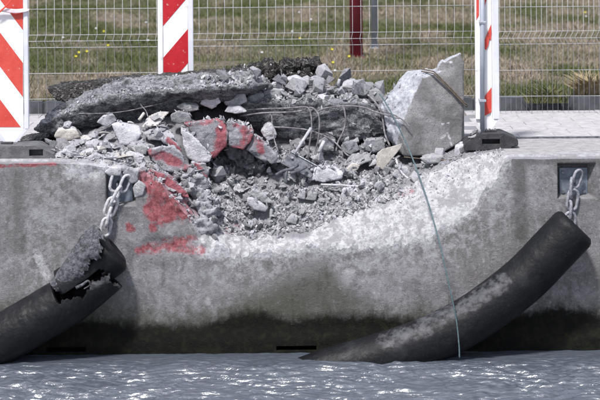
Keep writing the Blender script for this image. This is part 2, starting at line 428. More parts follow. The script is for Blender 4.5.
def prism_y(name, poly, y0, y1, bevel=0):
    """polygon in X,Z extruded along Y"""
    bm = bmesh.new(); a = [bm.verts.new((x, y0, z)) for x, z in poly]; b = [bm.verts.new((x, y1, z)) for x, z in poly]
    bm.faces.new(a); bm.faces.new(b[::-1]); n = len(poly)
    for i in range(n): bm.faces.new((a[i], b[i], b[(i + 1) % n], a[(i + 1) % n]))
    bmesh.ops.recalc_face_normals(bm, faces=bm.faces)
    if bevel: bmesh.ops.bevel(bm, geom=bm.edges[:], offset=bevel, segments=2, affect='EDGES')
    me = bpy.data.meshes.new(name); bm.to_mesh(me); bm.free(); return me

# ------------------------------------------------------------------ quay wall (solid with the broken bowl)
KY = [0, .25, .5, .75, 1.0, 1.4, 1.9, 2.3]
TAB = {   # pixel column at the face -> heights at the KY distances
    25: [0, 0, 0, 0, 0, 0, 0, 0], 60: [-.002, .0, .03, .06, .09, .10, .06, 0], 100: [-.02, .03, .10, .17, .22, .22, .1, 0],
    140: [-.10, -.06, .06, .17, .22, .25, .1, 0], 175: [-.34, -.25, -.06, .14, .22, .25, .1, 0],
    205: [-.60, -.50, -.33, -.22, .0, .28, .15, 0], 250: [-.72, -.64, -.47, -.28, -.12, .34, .2, 0],
    300: [-.685, -.62, -.40, -.20, -.07, .38, .2, 0], 350: [-.69, -.43, -.31, -.20, -.08, .30, .15, 0],
    400: [-.645, -.30, -.244, -.18, -.12, -.02, 0, 0], 440: [-.56, -.15, -.125, -.10, -.06, 0, 0, 0],
    470: [-.33, -.05, -.03, -.01, 0, 0, 0, 0], 506: [0, 0, 0, 0, 0, 0, 0, 0]}
_tx = np.array([P(k, 200, 0).x for k in TAB]); _tz = np.array(list(TAB.values()))
_fx = [0, 60, 95, 118, 135, 150, 165, 180, 195, 212, 235, 265, 300, 330, 355, 380, 405, 430, 450, 462, 474, 487, 497, 504, 512]
_fy = [157, 158, 162, 168, 172, 176, 190, 208, 232, 247, 255, 253, 247, 250, 247, 245, 242, 237, 226, 214, 208, 186, 178, 162, 157]
_FX = np.array([P(a, b, 0).x for a, b in zip(_fx, _fy)]); _FZ = np.array([P(a, b, 0).z for a, b in zip(_fx, _fy)])
_FZ[0] = 0; _FZ[-1] = 0; _FZ[1] = -.003
def top_z(X, Y, detail=True):
    X = np.asarray(X, float); Y = np.asarray(Y, float)
    cols = np.stack([np.interp(X, _tx, _tz[:, k]) for k in range(len(KY))])       # k,N
    cols[0] = np.interp(X, _FX, _FZ, left=0, right=0)
    i = np.clip(np.searchsorted(KY, Y) - 1, 0, len(KY) - 2); ky = np.array(KY)
    t = np.clip((Y - ky[i]) / (ky[i + 1] - ky[i]), 0, 1)
    idx = np.arange(len(X)); a = cols[i, idx]; b = cols[i + 1, idx]
    t = np.where(i == 0, t ** .75, t)
    z = a + (b - a) * t
    if detail:
        m = smooth(np.abs(z), .0, .05); p = np.stack([X, Y, z * 0], 1)
        e = np.where(Y < .25, smooth(Y, -.001, .25), 1)
        z = z + m * (fbm(p * 7, 5, .6) * .045 + (worley(p * 16)[1] - .5) * .026) * (.75 + .25 * e)
    return z
nx0 = P(558, 180, 0).x; nx1 = P(588, 180, 0).x; nz0 = P(575, 195, 0).z; nz1 = P(575, 166, 0).z
lx0 = P(107, 185, 0).x; lx1 = P(134, 185, 0).x; lz0 = P(120, 202, 0).z; lz1 = P(120, 173, 0).z
slots = [(P(47, 355, 0).x, P(86, 355, 0).x, -1.475, -1.445), (P(277, 352, 0).x, P(316, 352, 0).x, -1.478, -1.45)]
def niche(X, Z, x0, x1, z0, z1, depth, l, r, b, t):
    fx = np.minimum(np.clip((X - (x0 - l)) / l, 0, 1), np.clip(((x1 + r) - X) / r, 0, 1))
    fz = np.minimum(np.clip((Z - (z0 - b)) / b, 0, 1), np.clip(((z1 + t) - Z) / t, 0, 1))
    return depth * np.minimum(fx, fz)
def wall_front_y(X, Z):
    p = np.stack([X, X * 0, Z], 1)
    y = fbm(p * 1.3, 3) * .006 + fbm(p * 14, 3) * .0015
    px, py = proj(np.stack([X, X * 0, Z], 1))
    # scraped and spalled hollows in the face
    s1 = smooth(seg_dist(px, py, [(150, 180), (172, 215), (185, 222)]), 26, 4)
    s2 = smooth(seg_dist(px, py, [(150, 246), (205, 243)]), 12, 2)
    s3 = smooth(seg_dist(px, py, [(300, 255), (345, 268), (420, 250), (455, 228)]), 20, 2)
    s5 = smooth(seg_dist(px, py, [(405, 222), (440, 205), (475, 185), (495, 168)]), 26, 4)
    y = y + s5 * (.006 + (worley(p * 8)[1]) * .018 + fbm(p * 12, 5, .65) * .016)
    s4 = smooth(seg_dist(px, py, [(95, 172), (112, 165), (145, 176)]), 14, 4)
    y = y + s1 * (.035 + fbm(p * 9, 5, .6) * .04) + s2 * (.012 + ridged(p * np.array([6, 1, 22]), 4) * .016)
    y = y + s3 * (fbm(p * 8, 5, .6) * .012 + .004) + s4 * (.015 + fbm(p * 12, 5, .65) * .03)
    y = y + smooth(Z, -1.30, -1.42) * -.035
    y = y + niche(X, Z, nx0, nx1, nz0, nz1, .11, .004, .062, .03, .02)
    y = y + niche(X, Z, lx0, lx1, lz0, lz1, .11, .01, .012, .03, .012) 
    for a, b, c, d in slots: y = y + niche(X, Z, a, b, c, d, .12, .004, .004, .004, .004)
    return y
def lin(a, b, s): return list(np.arange(a, b, s))
xs = lin(-9, -3.3, .3) + lin(-3.3, -2.5, .04) + lin(-2.5, 2.5, .0105) + lin(2.5, 3.3, .04) + lin(3.3, 9.1, .3)
for a, b in ((nx0, nx1 + .062), (nx1, nx1), (lx0, lx1), *[(s_[0], s_[1]) for s_ in slots]):
    xs += [a - .004, a, b, b + .004]
xs = np.unique(np.round(xs, 4)); NX = len(xs)
us = np.unique(np.concatenate([np.linspace(0, 1, 150)]))                   # front rows, top to foot, as fraction
ZF = -2.2
ys = np.array([0] + lin(.006, .3, .010) + lin(.3, 1.5, .018) + lin(1.5, 2.35, .05) + [2.9])
def jag(X):
    p = np.stack([X, X * 0, X * 0], 1); return fbm(p * 7, 6, .62) * .085 + (worley(p * 12)[1] - .5) * .045
ztop0 = top_z(xs, np.zeros(NX), False)
m_ = smooth(np.abs(ztop0), .0, .08); ztop0 = ztop0 + jag(xs) * m_; ztop0 = ztop0 - (1 - m_) * (.030 + np.abs(fbm(np.stack([xs * 3, xs * 0, xs * 0], 1), 4)) * .012)
verts = []; fr_rows = len(us)
zrows = [np.sort(np.concatenate([np.linspace(0, 1, 150)]))]
VZ = np.empty((fr_rows, NX)); VX = np.empty_like(VZ)
# rows hug fixed heights so the recess edges stay straight
fixed = np.unique(np.round(np.concatenate([np.linspace(0, ZF, fr_rows - 20), [nz0, nz0 - .03, nz1, nz1 + .02, lz0, lz0 - .03, lz1, lz1 + .012],
        *[[s_[2], s_[2] - .004, s_[3], s_[3] + .004] for s_ in slots]]), 4))[::-1]
fr_rows = len(fixed); VZ = np.empty((fr_rows, NX)); VX = np.tile(xs, (fr_rows, 1))
for i in range(NX):
    zt = ztop0[i]; col_ = np.minimum(fixed, zt)
    VZ[i * 0:, i] = col_
X_ = VX.ravel(); Z_ = VZ.ravel(); Y_ = wall_front_y(X_, Z_)
front = np.stack([X_, Y_, Z_], 1)
rowtop = Y_.reshape(fr_rows, NX)[0]
TY = np.tile(ys[1:, None], (1, NX)); TX = np.tile(xs, (len(ys) - 1, 1))
f_off = rowtop[None, :] * (1 - smooth(TY, 0, .12)); 
TZ = top_z(TX.ravel(), TY.ravel())
blend = 1 - smooth(TY.ravel(), 0, .05)
TZ = TZ + blend * np.tile(ztop0 - top_z(xs, np.zeros(NX), False), (len(ys) - 1, 1)).ravel()
# small wear on the untouched coping edge
top = np.stack([TX.ravel(), (TY + f_off).ravel(), TZ], 1)
co = np.concatenate([front, top])
faces = []
idx = np.arange(fr_rows * NX).reshape(fr_rows, NX)
zz = VZ
q = np.stack([idx[:-1, :-1], idx[1:, :-1], idx[1:, 1:], idx[:-1, 1:]], -1).reshape(-1, 4)
keep = ((zz[:-1, :-1] - zz[1:, :-1] > 1e-6) | (zz[:-1, 1:] - zz[1:, 1:] > 1e-6)).ravel(); q = q[keep]
tidx = np.concatenate([idx[:1], fr_rows * NX + np.arange((len(ys) - 1) * NX).reshape(-1, NX)])
q2 = np.stack([tidx[:-1, :-1], tidx[:-1, 1:], tidx[1:, 1:], tidx[1:, :-1]], -1).reshape(-1, 4)
faces = np.concatenate([q, q2])
me = bpy.data.meshes.new('quay_wall'); me.from_pydata(co.tolist(), [], faces.tolist()); me.update()
px, py = proj(co); Yc = co[:, 1]
isfront = np.arange(len(co)) < fr_rows * NX
znoise = fbm(np.stack([co[:, 0], co[:, 2] * 0, co[:, 2]], 1) * 6, 4) * .06
below = np.interp(px, _fx, _fy)                                   # lip row in the picture of the face
inb = (px > 100) & (px < 512)
zt_full = np.interp(co[:, 0], _FX, _FZ, left=0, right=0)
fresh = np.where(~isfront & inb & (zt_full < -.02), smooth(Yc, .42, .22) * .95, 0.)
fresh = np.where(isfront & inb, smooth(zt_full - co[:, 2], .16, .0) * .66, fresh)
fresh = np.maximum(fresh, smooth(seg_dist(px, py, [(205, 245), (260, 246), (300, 240), (345, 225), (400, 210)]), 22, 5) * .95)
fresh = np.maximum(fresh, smooth(seg_dist(px, py, [(70, 172), (100, 170), (118, 166), (140, 172)]), 15, 3) * .8)
fresh = np.maximum(fresh, smooth(seg_dist(px, py, [(207, 300), (214, 312), (216, 320)]), 6, 1) * .6)
fresh = np.maximum(fresh, smooth(seg_dist(px, py, [(38, 255), (46, 275)]), 9, 1) * .75)
fresh = np.maximum(fresh, np.where(isfront, 0, smooth(Yc, .35, .0) * .55 * (np.abs(co[:, 2]) < .02)))
fresh = np.where((px > 150) & (px < 204) & (py < 236), fresh * .55, fresh)
set_attr(me, 'fresh', fresh)
grit = np.where(~isfront & (zt_full < -.02), smooth(Yc, .22, .45), 0.); grit = np.maximum(grit, np.where(~isfront & (px > 40) & (px < 480) & (Yc > .1), smooth(Yc, .1, .2) * .8 * (co[:, 2] > .01), 0))
grit = np.maximum(grit, smooth(seg_dist(px, py, [(200, 195), (225, 215), (300, 225)]), 22, 6) * (~isfront))
set_attr(me, 'grit', grit)
alg_line = np.interp(px, [0, 100, 130, 200, 235, 262, 290, 330, 370, 420, 480, 520, 560, 600], [316, 318, 322, 324, 312, 309, 318, 313, 313, 318, 326, 312, 304, 312])
alg = smooth(py - alg_line, -20, 22); set_attr(me, 'algae', np.where(isfront, alg, 0))
gl = np.interp(px, [0, 130, 180, 215, 262, 300, 325, 345, 380, 420, 470, 500, 560, 600], [298, 300, 306, 296, 285, 262, 250, 280, 302, 296, 300, 306, 296, 298])
set_attr(me, 'green', np.where(isfront, smooth(py - gl, -18, 30) * .85, 0))
paint = smooth(seg_dist(px, py, [(146, 178), (165, 196), (186, 211)]), 17, 4) * .9
paint = np.maximum(paint, smooth(seg_dist(px, py, [(152, 208), (160, 216), (172, 210)]), 15, 4) * .95)
paint = np.maximum(paint, smooth(seg_dist(px, py, [(129, 226), (132, 229)]), 7, 1) * .9)
paint = np.maximum(paint, smooth(seg_dist(px, py, [(152, 226), (154, 230)]), 6, 1) * .8)
paint = np.maximum(paint, smooth(seg_dist(px, py, [(140, 250), (168, 246), (200, 250)]), 9, 2) * .68)
paint = np.maximum(paint, smooth(seg_dist(px, py, [(165, 240), (195, 238)]), 6, 1) * .62)
paint = np.maximum(paint, smooth(seg_dist(px, py, [(228, 231), (240, 226)]), 6, 1) * .62)
paint = np.maximum(paint, smooth(seg_dist(px, py, [(0, 166), (56, 164)]), 3.2, .5) * .72)
paint = np.maximum(paint, smooth(seg_dist(px, py, [(398, 196), (412, 191)]), 5, 1) * .5)
set_attr(me, 'paint', paint)
stain = smooth(seg_dist(px, py, [(519, 165), (521, 235)]), 16, 2) * .62
stain = np.maximum(stain, smooth(seg_dist(px, py, [(18, 175), (20, 250)]), 13, 2) * .5)
stain = np.maximum(stain, smooth(seg_dist(px, py, [(500, 160), (600, 163)]), 7, 2) * .5)
stain = np.maximum(stain, smooth(seg_dist(px, py, [(72, 193), (78, 200)]), 8, 1) * .6)
stain = np.maximum(stain, smooth(seg_dist(px, py, [(315, 240), (333, 238)]), 9, 1) * .75)
set_attr(me, 'stain', np.where(isfront, stain, 0))
lime = smooth(seg_dist(px, py, [(60, 180), (40, 230), (50, 280)]), 50, 10) * .8
lime = np.maximum(lime, smooth(seg_dist(px, py, [(230, 265), (300, 262), (450, 240), (500, 200)]), 50, 8))
set_attr(me, 'lime', lime)
set_attr(me, 'deck', (~isfront) * (np.abs(zt_full) < .02) * smooth(Yc, .02, .12))
wall = link('quay_wall', me, M['wall'], None, True)
me.materials.append(M['wall_top'])
mi = np.zeros(len(me.polygons), dtype=np.int32); mi[len(q):] = 1; me.polygons.foreach_set('material_index', mi)
tag(wall, 'grey concrete quay wall with a smashed bowl in its top edge and dark algae at the water', 'quay wall')

# ------------------------------------------------------------------ ground, pavement, kerb, water
def plain(name, x0, x1, y0, y1, z, mat, n=1):
    me = mesh_from(name, [(x0, y0, z), (x1, y0, z), (x1, y1, z), (x0, y1, z)], [(0, 1, 2, 3)]); return link(name, me, mat)
pav = plain('pavement', -9, 9, 1.06, 3.36, -.012, M['joint']); 
# wall top behind y=1.06 sits a hair lower away from the rubble: pavement slabs lie proud of it
tag(pav, kind='structure')
pm_ = box_mesh('paving_slab', 0, .296, 0, .296, -.03, .006, .003)
pm_.materials.append(M['paver'])
nsl = 0
for r_ in range(7):
    y0 = 1.13 + .3 * r_ + .003
    for c_ in range(-14, 15):
        x0 = .3 * c_ + (.15 if r_ % 2 else 0)
        s_ = F / (D + y0); pxx = 300 + x0 * s_
        if pxx < -160 or pxx > 770: continue
        if 50 < pxx < 455: continue                       # under the rubble
        o = bpy.data.objects.new('paving_slab', pm_); COL.objects.link(o); o.parent = pav
        o.location = (x0, y0, random.uniform(-.002, .002)); o.rotation_euler = (random.uniform(-.004, .004), 0, random.uniform(-.004, .004))
# drainage rail in front of the paving
rail = link('drain_rail', box_mesh('drain_rail', P(440, 150, 1.1).x, 9, 1.075, 1.105, -.03, .014, .002), M['dark_steel'])
tag(rail, 'thin dark rail set along the paving edge behind the right rubber foot', 'rail')
kg = empty('kerb', (0, 3.36, 0)); tag(kg, 'dark grey kerb of stones between the fence and the grass', 'kerb')
km = box_mesh('kerb_stone', 0, .794, 0, .12, -.1, .115, .012, 2); km.materials.append(M['kerb'])
for i in range(-11, 11):
    o = bpy.data.objects.new('kerb_stone', km); COL.objects.link(o); o.parent = kg
    o.location = (.8 * i, random.uniform(-.004, .004), random.uniform(-.004, .004))
# grassland sheet out to the horizon
def make_soil():
    t = NT('meadow_soil'); v = t.vec()
    c = t.mix(t.ramp(t.noise(v, .55, 7, .68, .6), .42, .60), (.06, .07, .03), (.21, .17, .145))
    c = t.mix(t.ramp(t.noise(v, 9, 6, .7), .4, .65), c, (.09, .08, .045))
    return t.out(c, .95, t.bump(t.noise(v, 14, 7, .7), .8, .05))
M['soil'] = make_soil()
gx = np.unique(np.concatenate([np.linspace(-400, -10, 12), np.linspace(-10, 10, 70), np.linspace(10, 400, 12)]))
gy = np.unique(np.concatenate([[3.48], np.linspace(3.6, 32, 90), np.linspace(34, 900, 16)]))
GX, GY = np.meshgrid(gx, gy)
def ground_z(x, y):
    p = np.stack([x, y, x * 0], 1)
    return .08 + (fbm(p * .8, 4) * .06 + fbm(p * .12, 3) * .25 * smooth(y, 6, 20)) * smooth(y, 3.5, 4.5)
gz = ground_z(GX.ravel(), GY.ravel()); gi = np.arange(GX.size).reshape(GX.shape)
me = mesh_from('grassland', np.stack([GX.ravel(), GY.ravel(), gz], 1).tolist(), np.stack([gi[:-1, :-1], gi[:-1, 1:], gi[1:, 1:], gi[1:, :-1]], -1).reshape(-1, 4).tolist())
tag(link('grassland', me, M['soil'], None, True), kind='structure')

def make_grass():
    N = 400000; rs = np.random.RandomState(7)
    # denser toward the viewer
    y = 3.5 + 26 * rs.rand(N) ** 1.25; half = (D + y) * 330 / F + 1.6
    x = (rs.rand(N) * 2 - 1) * half
    p = np.stack([x, y, x * 0], 1)
    den = fbm(p * np.array([.9, .45, 1]), 5, .6); keep = rs.rand(N) < np.clip(.62 + den * 1.6, .10, 1)
    x, y, p, den = x[keep], y[keep], p[keep], den[keep]; N = len(x); z = ground_z(x, y) - .01
    tall = np.clip(fbm(p * 1.7 + 5, 4) * 1.3 + .45, .05, 1.2); edge = smooth(y, 4.6, 3.5)
    h = (.03 + .085 * tall * rs.rand(N)) * (1 + .7 * edge); w = .0035 + .004 * rs.rand(N) + (y - 3.5) * .00022
    a = rs.rand(N) * 2 * math.pi; lean = h * (.2 + .9 * rs.rand(N))
    la = rs.rand(N) * 2 * math.pi
    v = np.empty((N, 3, 3))
    v[:, 0] = np.stack([x - np.cos(a) * w, y - np.sin(a) * w, z], 1); v[:, 1] = np.stack([x + np.cos(a) * w, y + np.sin(a) * w, z], 1)
    v[:, 2] = np.stack([x + np.cos(la) * lean, y + np.sin(la) * lean, z + h], 1)
    me = bpy.data.meshes.new('grass'); me.vertices.add(3 * N); me.vertices.foreach_set('co', v.ravel())
    me.loops.add(3 * N); me.loops.foreach_set('vertex_index', np.arange(3 * N)); me.polygons.add(N)
    me.polygons.foreach_set('loop_start', np.arange(N) * 3); me.polygons.foreach_set('loop_total', np.full(N, 3)); me.update()
    dry = np.clip(.26 - den * 1.2 + fbm(p * np.array([.7, .30, 1]) + 31, 4) * 3.0 + (rs.rand(N) - .5) * .5 + .3 * edge + .012 * x * 8, 0, 1)
    br = rs.rand(N)
    c = np.empty((N, 4)); g0 = np.array([.048, .072, .020]); g1 = np.array([.105, .118, .042]); d0 = np.array([.19, .155, .12]); d1 = np.array([.34, .285, .22])
    g = g0 + (g1 - g0) * br[:, None]; d = d0 + (d1 - d0) * br[:, None]; c[:, :3] = g + (d - g) * dry[:, None]; c[:, 3] = 1
    at = me.color_attributes.new('blade', 'FLOAT_COLOR', 'POINT'); at.data.foreach_set('color', np.repeat(c, 3, 0).astype(np.float32).ravel())
    t = NT('grass_blades'); cc = t.n('ShaderNodeAttribute'); cc.attribute_name = 'blade'; m = t.out(cc.outputs['Color'], .75)
    tag(link('grass', me, m), kind='stuff', label='patchy green and straw-coloured grass beyond the fence', cat='grass')
make_grass()

def make_water():
    wx = np.unique(np.concatenate([np.geomspace(3.0, 300, 26) * -1, np.arange(-3, 3, .0125), np.geomspace(3.0, 300, 26)]))
    wy = np.unique(np.concatenate([np.geomspace(2.6, 300, 26) * -1, np.arange(-2.6, .02, .009), [.15]]))
    X, Y = np.meshgrid(wx, wy); x, y = X.ravel(), Y.ravel()
    p = np.stack([x, y, x * 0], 1)
    wpx = p + np.stack([fbm(p * 1.4, 2), fbm(p * 1.4 + 7, 2), x * 0], 1) * .25
    a = ridged(wpx * np.array([1.2, 4.0, 1]), 2) * .012 + fbm(wpx * np.array([4.5, 21.0, 1]) + 3, 3, .55) * .044
    a += perlin(wpx * np.array([12., 55., 1]) + 11) * .0055 + fbm(p * .9, 2) * .02
    amp = .9 * (.22 + .78 * smooth(-y, .05, .75)) * smooth(np.hypot(x, y), 14, 4)
    z = -1.5 + a * amp
    i = np.arange(X.size).reshape(X.shape)
    me = mesh_from('water', np.stack([x, y, z], 1).tolist(), np.stack([i[:-1, :-1], i[:-1, 1:], i[1:, 1:], i[1:, :-1]], -1).reshape(-1, 4).tolist())
    t = NT('harbour_water'); v = t.vec((1, 2.2, 1))
    c = t.mix(t.noise(v, 3, 4), (.048, .060, .080), (.085, .098, .125))  # paler streaks in the body colour stand in for reflected sky
    n = t.bump(t.noise(t.vec((11, 40, 1)), 1, 4, .65), .5, .02)
    m = t.out(c, .30, n, spec=.5); t.b.inputs['IOR'].default_value = 2.2
    w = link('water', me, m, None, True); tag(w, kind='structure')
make_water()

# ------------------------------------------------------------------ posts beyond the fence
def post(name, px, base, Yp, w, mat, label, cat):
    b = P(px, base, Yp); o = empty(name, (b.x, b.y, float(ground_z(np.array([b.x]), np.array([b.y]))[0]) - .05)); tag(o, label, cat)
    link('pole', tube_mesh('pole', [(0, 0, 0), (0, 0, 3.4)], w / 2, 20), mat, o, True)
    link('base_plate', box_mesh('base_plate', -w * .62, w * .62, -w * .62, w * .62, .03, .06, .004), mat, o)
    link('cap', tube_mesh('cap', [(0, 0, 3.401), (0, 0, 3.43)], w * .55, 20), mat, o)
    for sx in (-1, 1): link('bolt', tube_mesh('bolt', [(sx * w * .5, -w * .5, .061), (sx * w * .5, -w * .5, .09)], .009, 6), M['bolt'], o)
post('red_post', 356.5, 66, 8.6, .155, M['red_post'], 'thick dark red post in the grass beyond the fence', 'post')
post('grey_post', 374.5, 57, 10.2, .085, M['grey_post'], 'slim pale grey post right of the thick red one in the grass', 'post')

# ------------------------------------------------------------------ fence panels
def fence(name, label, x0, x1, Yf, pitch, rows, fold, shear, mat, off=0.0, r=.00185):
    """rows are heights over the paving; the fold is the V-shaped kink of the panel"""
    root = empty(name, ((x0 + x1) / 2, Yf, 0)); tag(root, label, 'fence', 'mesh fence panels behind the rubble')
    cx = root.location.x
    f0, f1, f2 = fold
    pts = [(0, 0, 2.0), (0, 0, f0), (-shear, -.045, f1), (0, 0, f2), (0, 0, rows[-1] - .02)]
    wm = tube_mesh('vertical_wire', pts, r, 6); wm.polygons.foreach_set('use_smooth', np.ones(len(wm.polygons), bool)); wm.materials.append(mat)
    n = int((x1 - x0) / pitch)
    for i in range(n + 1):
        o = bpy.data.objects.new('vertical_wire', wm); COL.objects.link(o); o.parent = root
        o.location = (x0 + off + i * pitch - cx, random.uniform(-.002, .002), 0); o.rotation_euler = (0, random.uniform(-.002, .002), 0)
    for z in [2.0] + rows:
        yy = -.045 if abs(z - f1) < .001 else 0; xx = -shear if yy else 0
        link('horizontal_wire', tube_mesh('horizontal_wire', [(x0 - cx + xx, yy - .004, z), (0, yy - .004, z + random.uniform(-.004, .004)), (x1 - cx + xx, yy - .004, z)], r * 1.15, 6, res=8), mat, root, True)
    return root
Yf = 2.95
def zr(py, px=300): return P(px, py, Yf).z
rowsA = [zr(v) for v in (6.5, 32.5, 38.5, 45, 71, 97, 112)]
fence('mesh_fence_panel', 'wide-meshed wire fence panel running from the left board to the right board', P(-160, 50, Yf).x, P(483, 50, Yf).x, Yf, .0775, rowsA, (rowsA[1], rowsA[2], rowsA[3]), .012, M['wire'], .02)
rowsB = [zr(v, 530) - .0 for v in (7, 31.5, 38, 44.5, 70.5, 96.5, 113)]
fence('mesh_fence_panel', 'close-meshed wire fence panel right of the narrow post-like board', P(478, 50, Yf + .06).x, P(790, 50, Yf + .06).x, Yf + .06, .0478, rowsB, (rowsB[1], rowsB[2], rowsB[3]), .036, M['wire'], .01)

# ------------------------------------------------------------------ warning boards
def stripes(root, xl, xr, Yb, polys, mats):
    for k, poly in enumerate(polys):
        pp = [P(a, b, Yb) - root.location for a, b in poly]
        link('red_stripe', prism_y('red_stripe', [(p.x, p.z) for p in pp], -.0045, -.0022), mats[k % len(mats)], root)
def board(name, label, px0, px1, ytop, ytip, shoulder, Yb, polys, mat_red, rim=4, foot_z=None):
    b = P((px0 + px1) / 2, ytip, Yb); root = empty(name, b); tag(root, label, 'warning board')
    L = lambda a, c: (P(a, c, Yb) - b)
    cxp = (px0 + px1) / 2
    topz = ytop
    poly = [L(px0 + rim, topz), L(px1 - rim, topz), L(px1 - rim, shoulder), L(cxp + 2, ytip - 2), L(cxp - 2, ytip - 2), L(px0 + rim, shoulder)]
    link('panel', prism_y('panel', [(p.x, p.z) for p in poly], -.002, .012), M['board_white'], root)
    for s_, (a, c) in ((-1, (px0, px0 + rim)), (1, (px1 - rim, px1))):
        xa, xc = L(a, 0).x, L(c, 0).x
        zt = L(a, topz).z; zs = L(a, shoulder).z
        link('rim', box_mesh('rim', min(xa, xc) + .0005, max(xa, xc) - .0005, -.014, .022, zs, zt, .004, 2), M['board_rim'] if s_ > 0 else M['board_white'], root)
        q = [L((px0 if s_ < 0 else px1), shoulder), L((px0 + rim if s_ < 0 else px1 - rim), shoulder), L(cxp + s_ * 1, ytip - 1.5), L(cxp + s_ * 2.5, ytip)]
        if s_ > 0: q = q[::-1]
        link('rim', prism_y('rim', [(p.x, p.z) for p in q], -.012, .02), M['board_rim'], root)
    stripes(root, px0, px1, Yb, polys, mat_red)
    return root
# left board: stripes fall to the right
def slant(xa, xb, ya, slope, h, ymax=None, ymin=-60):
    pts = [(xa, ya), (xb, ya + slope * (xb - xa)), (xb, ya + slope * (xb - xa) + h), (xa, ya + h)]
    out = []
    if ymax is not None:                                   # cut off flat at ymax
        n = len(pts)
        for i in range(n):
            p, q = pts[i], pts[(i + 1) % n]
            if p[1] <= ymax: out.append(p)
            if (p[1] <= ymax) != (q[1] <= ymax):
                t = (ymax - p[1]) / (q[1] - p[1]); out.append((p[0] + (q[0] - p[0]) * t, ymax))
        pts = out
    return pts
lb = board('warning_board', 'white board with orange-red stripes falling to the right, cut by the left picture edge', -7, 28, -55, 147, 129, .36,
      [slant(-2.5, 23, ya, 1.33, 34) if ya < 60 else slant(-2.5, 23, ya, 1.33, 34, 127) for ya in (-105 + 0, -38, 29, 96)][1:] , [M['red_bright']], 4.6)
mb = board('warning_board', 'white board with deep red stripes rising to the right behind the long dark slab', 157.5, 193, -60, 134, 118, 1.95,
      [slant(163, 188.5, 58 - 66 * k, -1.17, 34) for k in (-0, 1)] + [slant(163, 188.5, 58 + 66, -1.17, 0.1)][:0], [M['red_deep']], 5.2)
# right board: turned edge-on, with its steel pole in front
rbY = .62
b = P(487, 134, rbY); rb = empty('warning_board', b); tag(rb, 'narrow white and red board turned nearly edge-on with a steel pole in front', 'warning board')
def RL(a, c): return P(a, c, rbY) - b
def rb_box(nm, a, c, y0, y1, t, s, mat, dy0, dy1):
    link(nm, box_mesh(nm, RL(a, 0).x, RL(c, 0).x, dy0, dy1, RL(487, s).z, RL(487, t).z, .003, 2), mat, rb)
rb_box('panel', 479.5, 493, 0, 0, -60, 119, M['board_white'], .0, .012)
rb_box('rim', 474.5, 479.8, 0, 0, -60, 119, M['board_white'], -.03, .02)
rb_box('rim', 492.6, 498.3, 0, 0, -60, 119, M['board_rim'], -.02, .03)
rb_box('rib', 489.8, 491.4, 0, 0, -60, 119, M['board_white'], -.010, -.001)
q = [RL(474.5, 118.8), RL(484, 133.5), RL(489, 133.5), RL(498.3, 118.8)]
link('tip', prism_y('tip', [(p.x, p.z) for p in q][::-1], -.012, .018), M['board_white'], rb)
def rstripe(poly, dy):
    pp = [RL(a, c) for a, c in poly]; link('red_stripe', prism_y('red_stripe', [(p.x, p.z) for p in pp], dy, dy + .0015), M['red_bright'], rb)
rstripe([(476, -60), (478.6, -60), (478.6, 15), (476, 20)], -.0325)
rstripe([(484, -60), (489, -60), (487, -2), (484, 8)], -.0035)
rstripe([(484, 41), (486, 36), (491, 24), (491.5, 33), (490.8, 41), (489.3, 38), (488.2, 45), (486, 50), (484, 48)][::-1][:9], -.0115)
rstripe([(484, 48), (487.5, 44), (487.5, 62), (484, 70)], -.0035) if False else None
rstripe([(484, 97), (491.5, 87), (491.5, 112), (484, 116)], -.0115)
pp0 = RL(481.6, -60); pp1 = RL(481.8, 136)
link('pole', tube_mesh('pole', [(pp0.x, -.055, pp0.z), (pp1.x, -.055, pp1.z)], .0185, 16), M['grey_post'], rb, True)
for yy in (22, 100):
    q0 = RL(478.5, yy); link('clamp', box_mesh('clamp', q0.x, q0.x + .055, -.078, -.034, q0.z - .01, q0.z + .01, .003), M['galv'], rb)

# rubber feet
def foot(name, label, outline, Yb, depth, slot, mat):
    base = P(outline[0][0], 160, Yb); pts = [P(a, c, Yb) for a, c in outline]
    z0 = min(p.z for p in pts); c = Vector((sum(p.x for p in pts) / len(pts), Yb + depth / 2, z0))
    me = prism_y('foot', [(p.x - c.x, p.z - c.z) for p in pts], -depth / 2, depth / 2, .006)
    s0, s1 = P(slot[0], slot[1], Yb) - c, P(slot[2], slot[3], Yb) - c
    cut = box_mesh('cut', s0.x, s1.x, -depth / 2 - .02, -depth / 2 + .07, s1.z, s0.z)
    co_ = bpy.data.objects.new('cut', cut); COL.objects.link(co_)
    me2 = evaluated(me, [('BOOLEAN', dict(object=co_, operation='DIFFERENCE', solver='EXACT'))]); bpy.data.objects.remove(co_)
    o = link(name, me2, mat); o.location = c; tag(o, label, 'base')
    sx, sy = P((outline[0][0] + outline[-1][0]) / 2, 0, Yb).x - c.x, 0
    g = link('socket', box_mesh('socket', -.045, .045, -.03, .03, z0 - c.z + max(p.z for p in pts) - z0 - .004, max(p.z for p in pts) - c.z + .012, .003), M['foot'], o)
    return o
foot('ballast_block', 'black rubber foot with a slot under the edge-on board', [(464, 147), (466, 143), (480, 134.5), (504, 133.5), (518, 139.5), (518.5, 145.5), (512, 147), (511, 150), (465, 151)], .42, .34, (482, 139, 500, 144), M['foot'])
foot('ballast_block', 'dusty dark rubber foot under the board at the left edge', [(-46, 160), (-46, 156), (-30, 147), (36, 146), (54, 155), (55, 159.5)], .06, .36, (29, 149.5, 43, 156), M['foot_grey'])

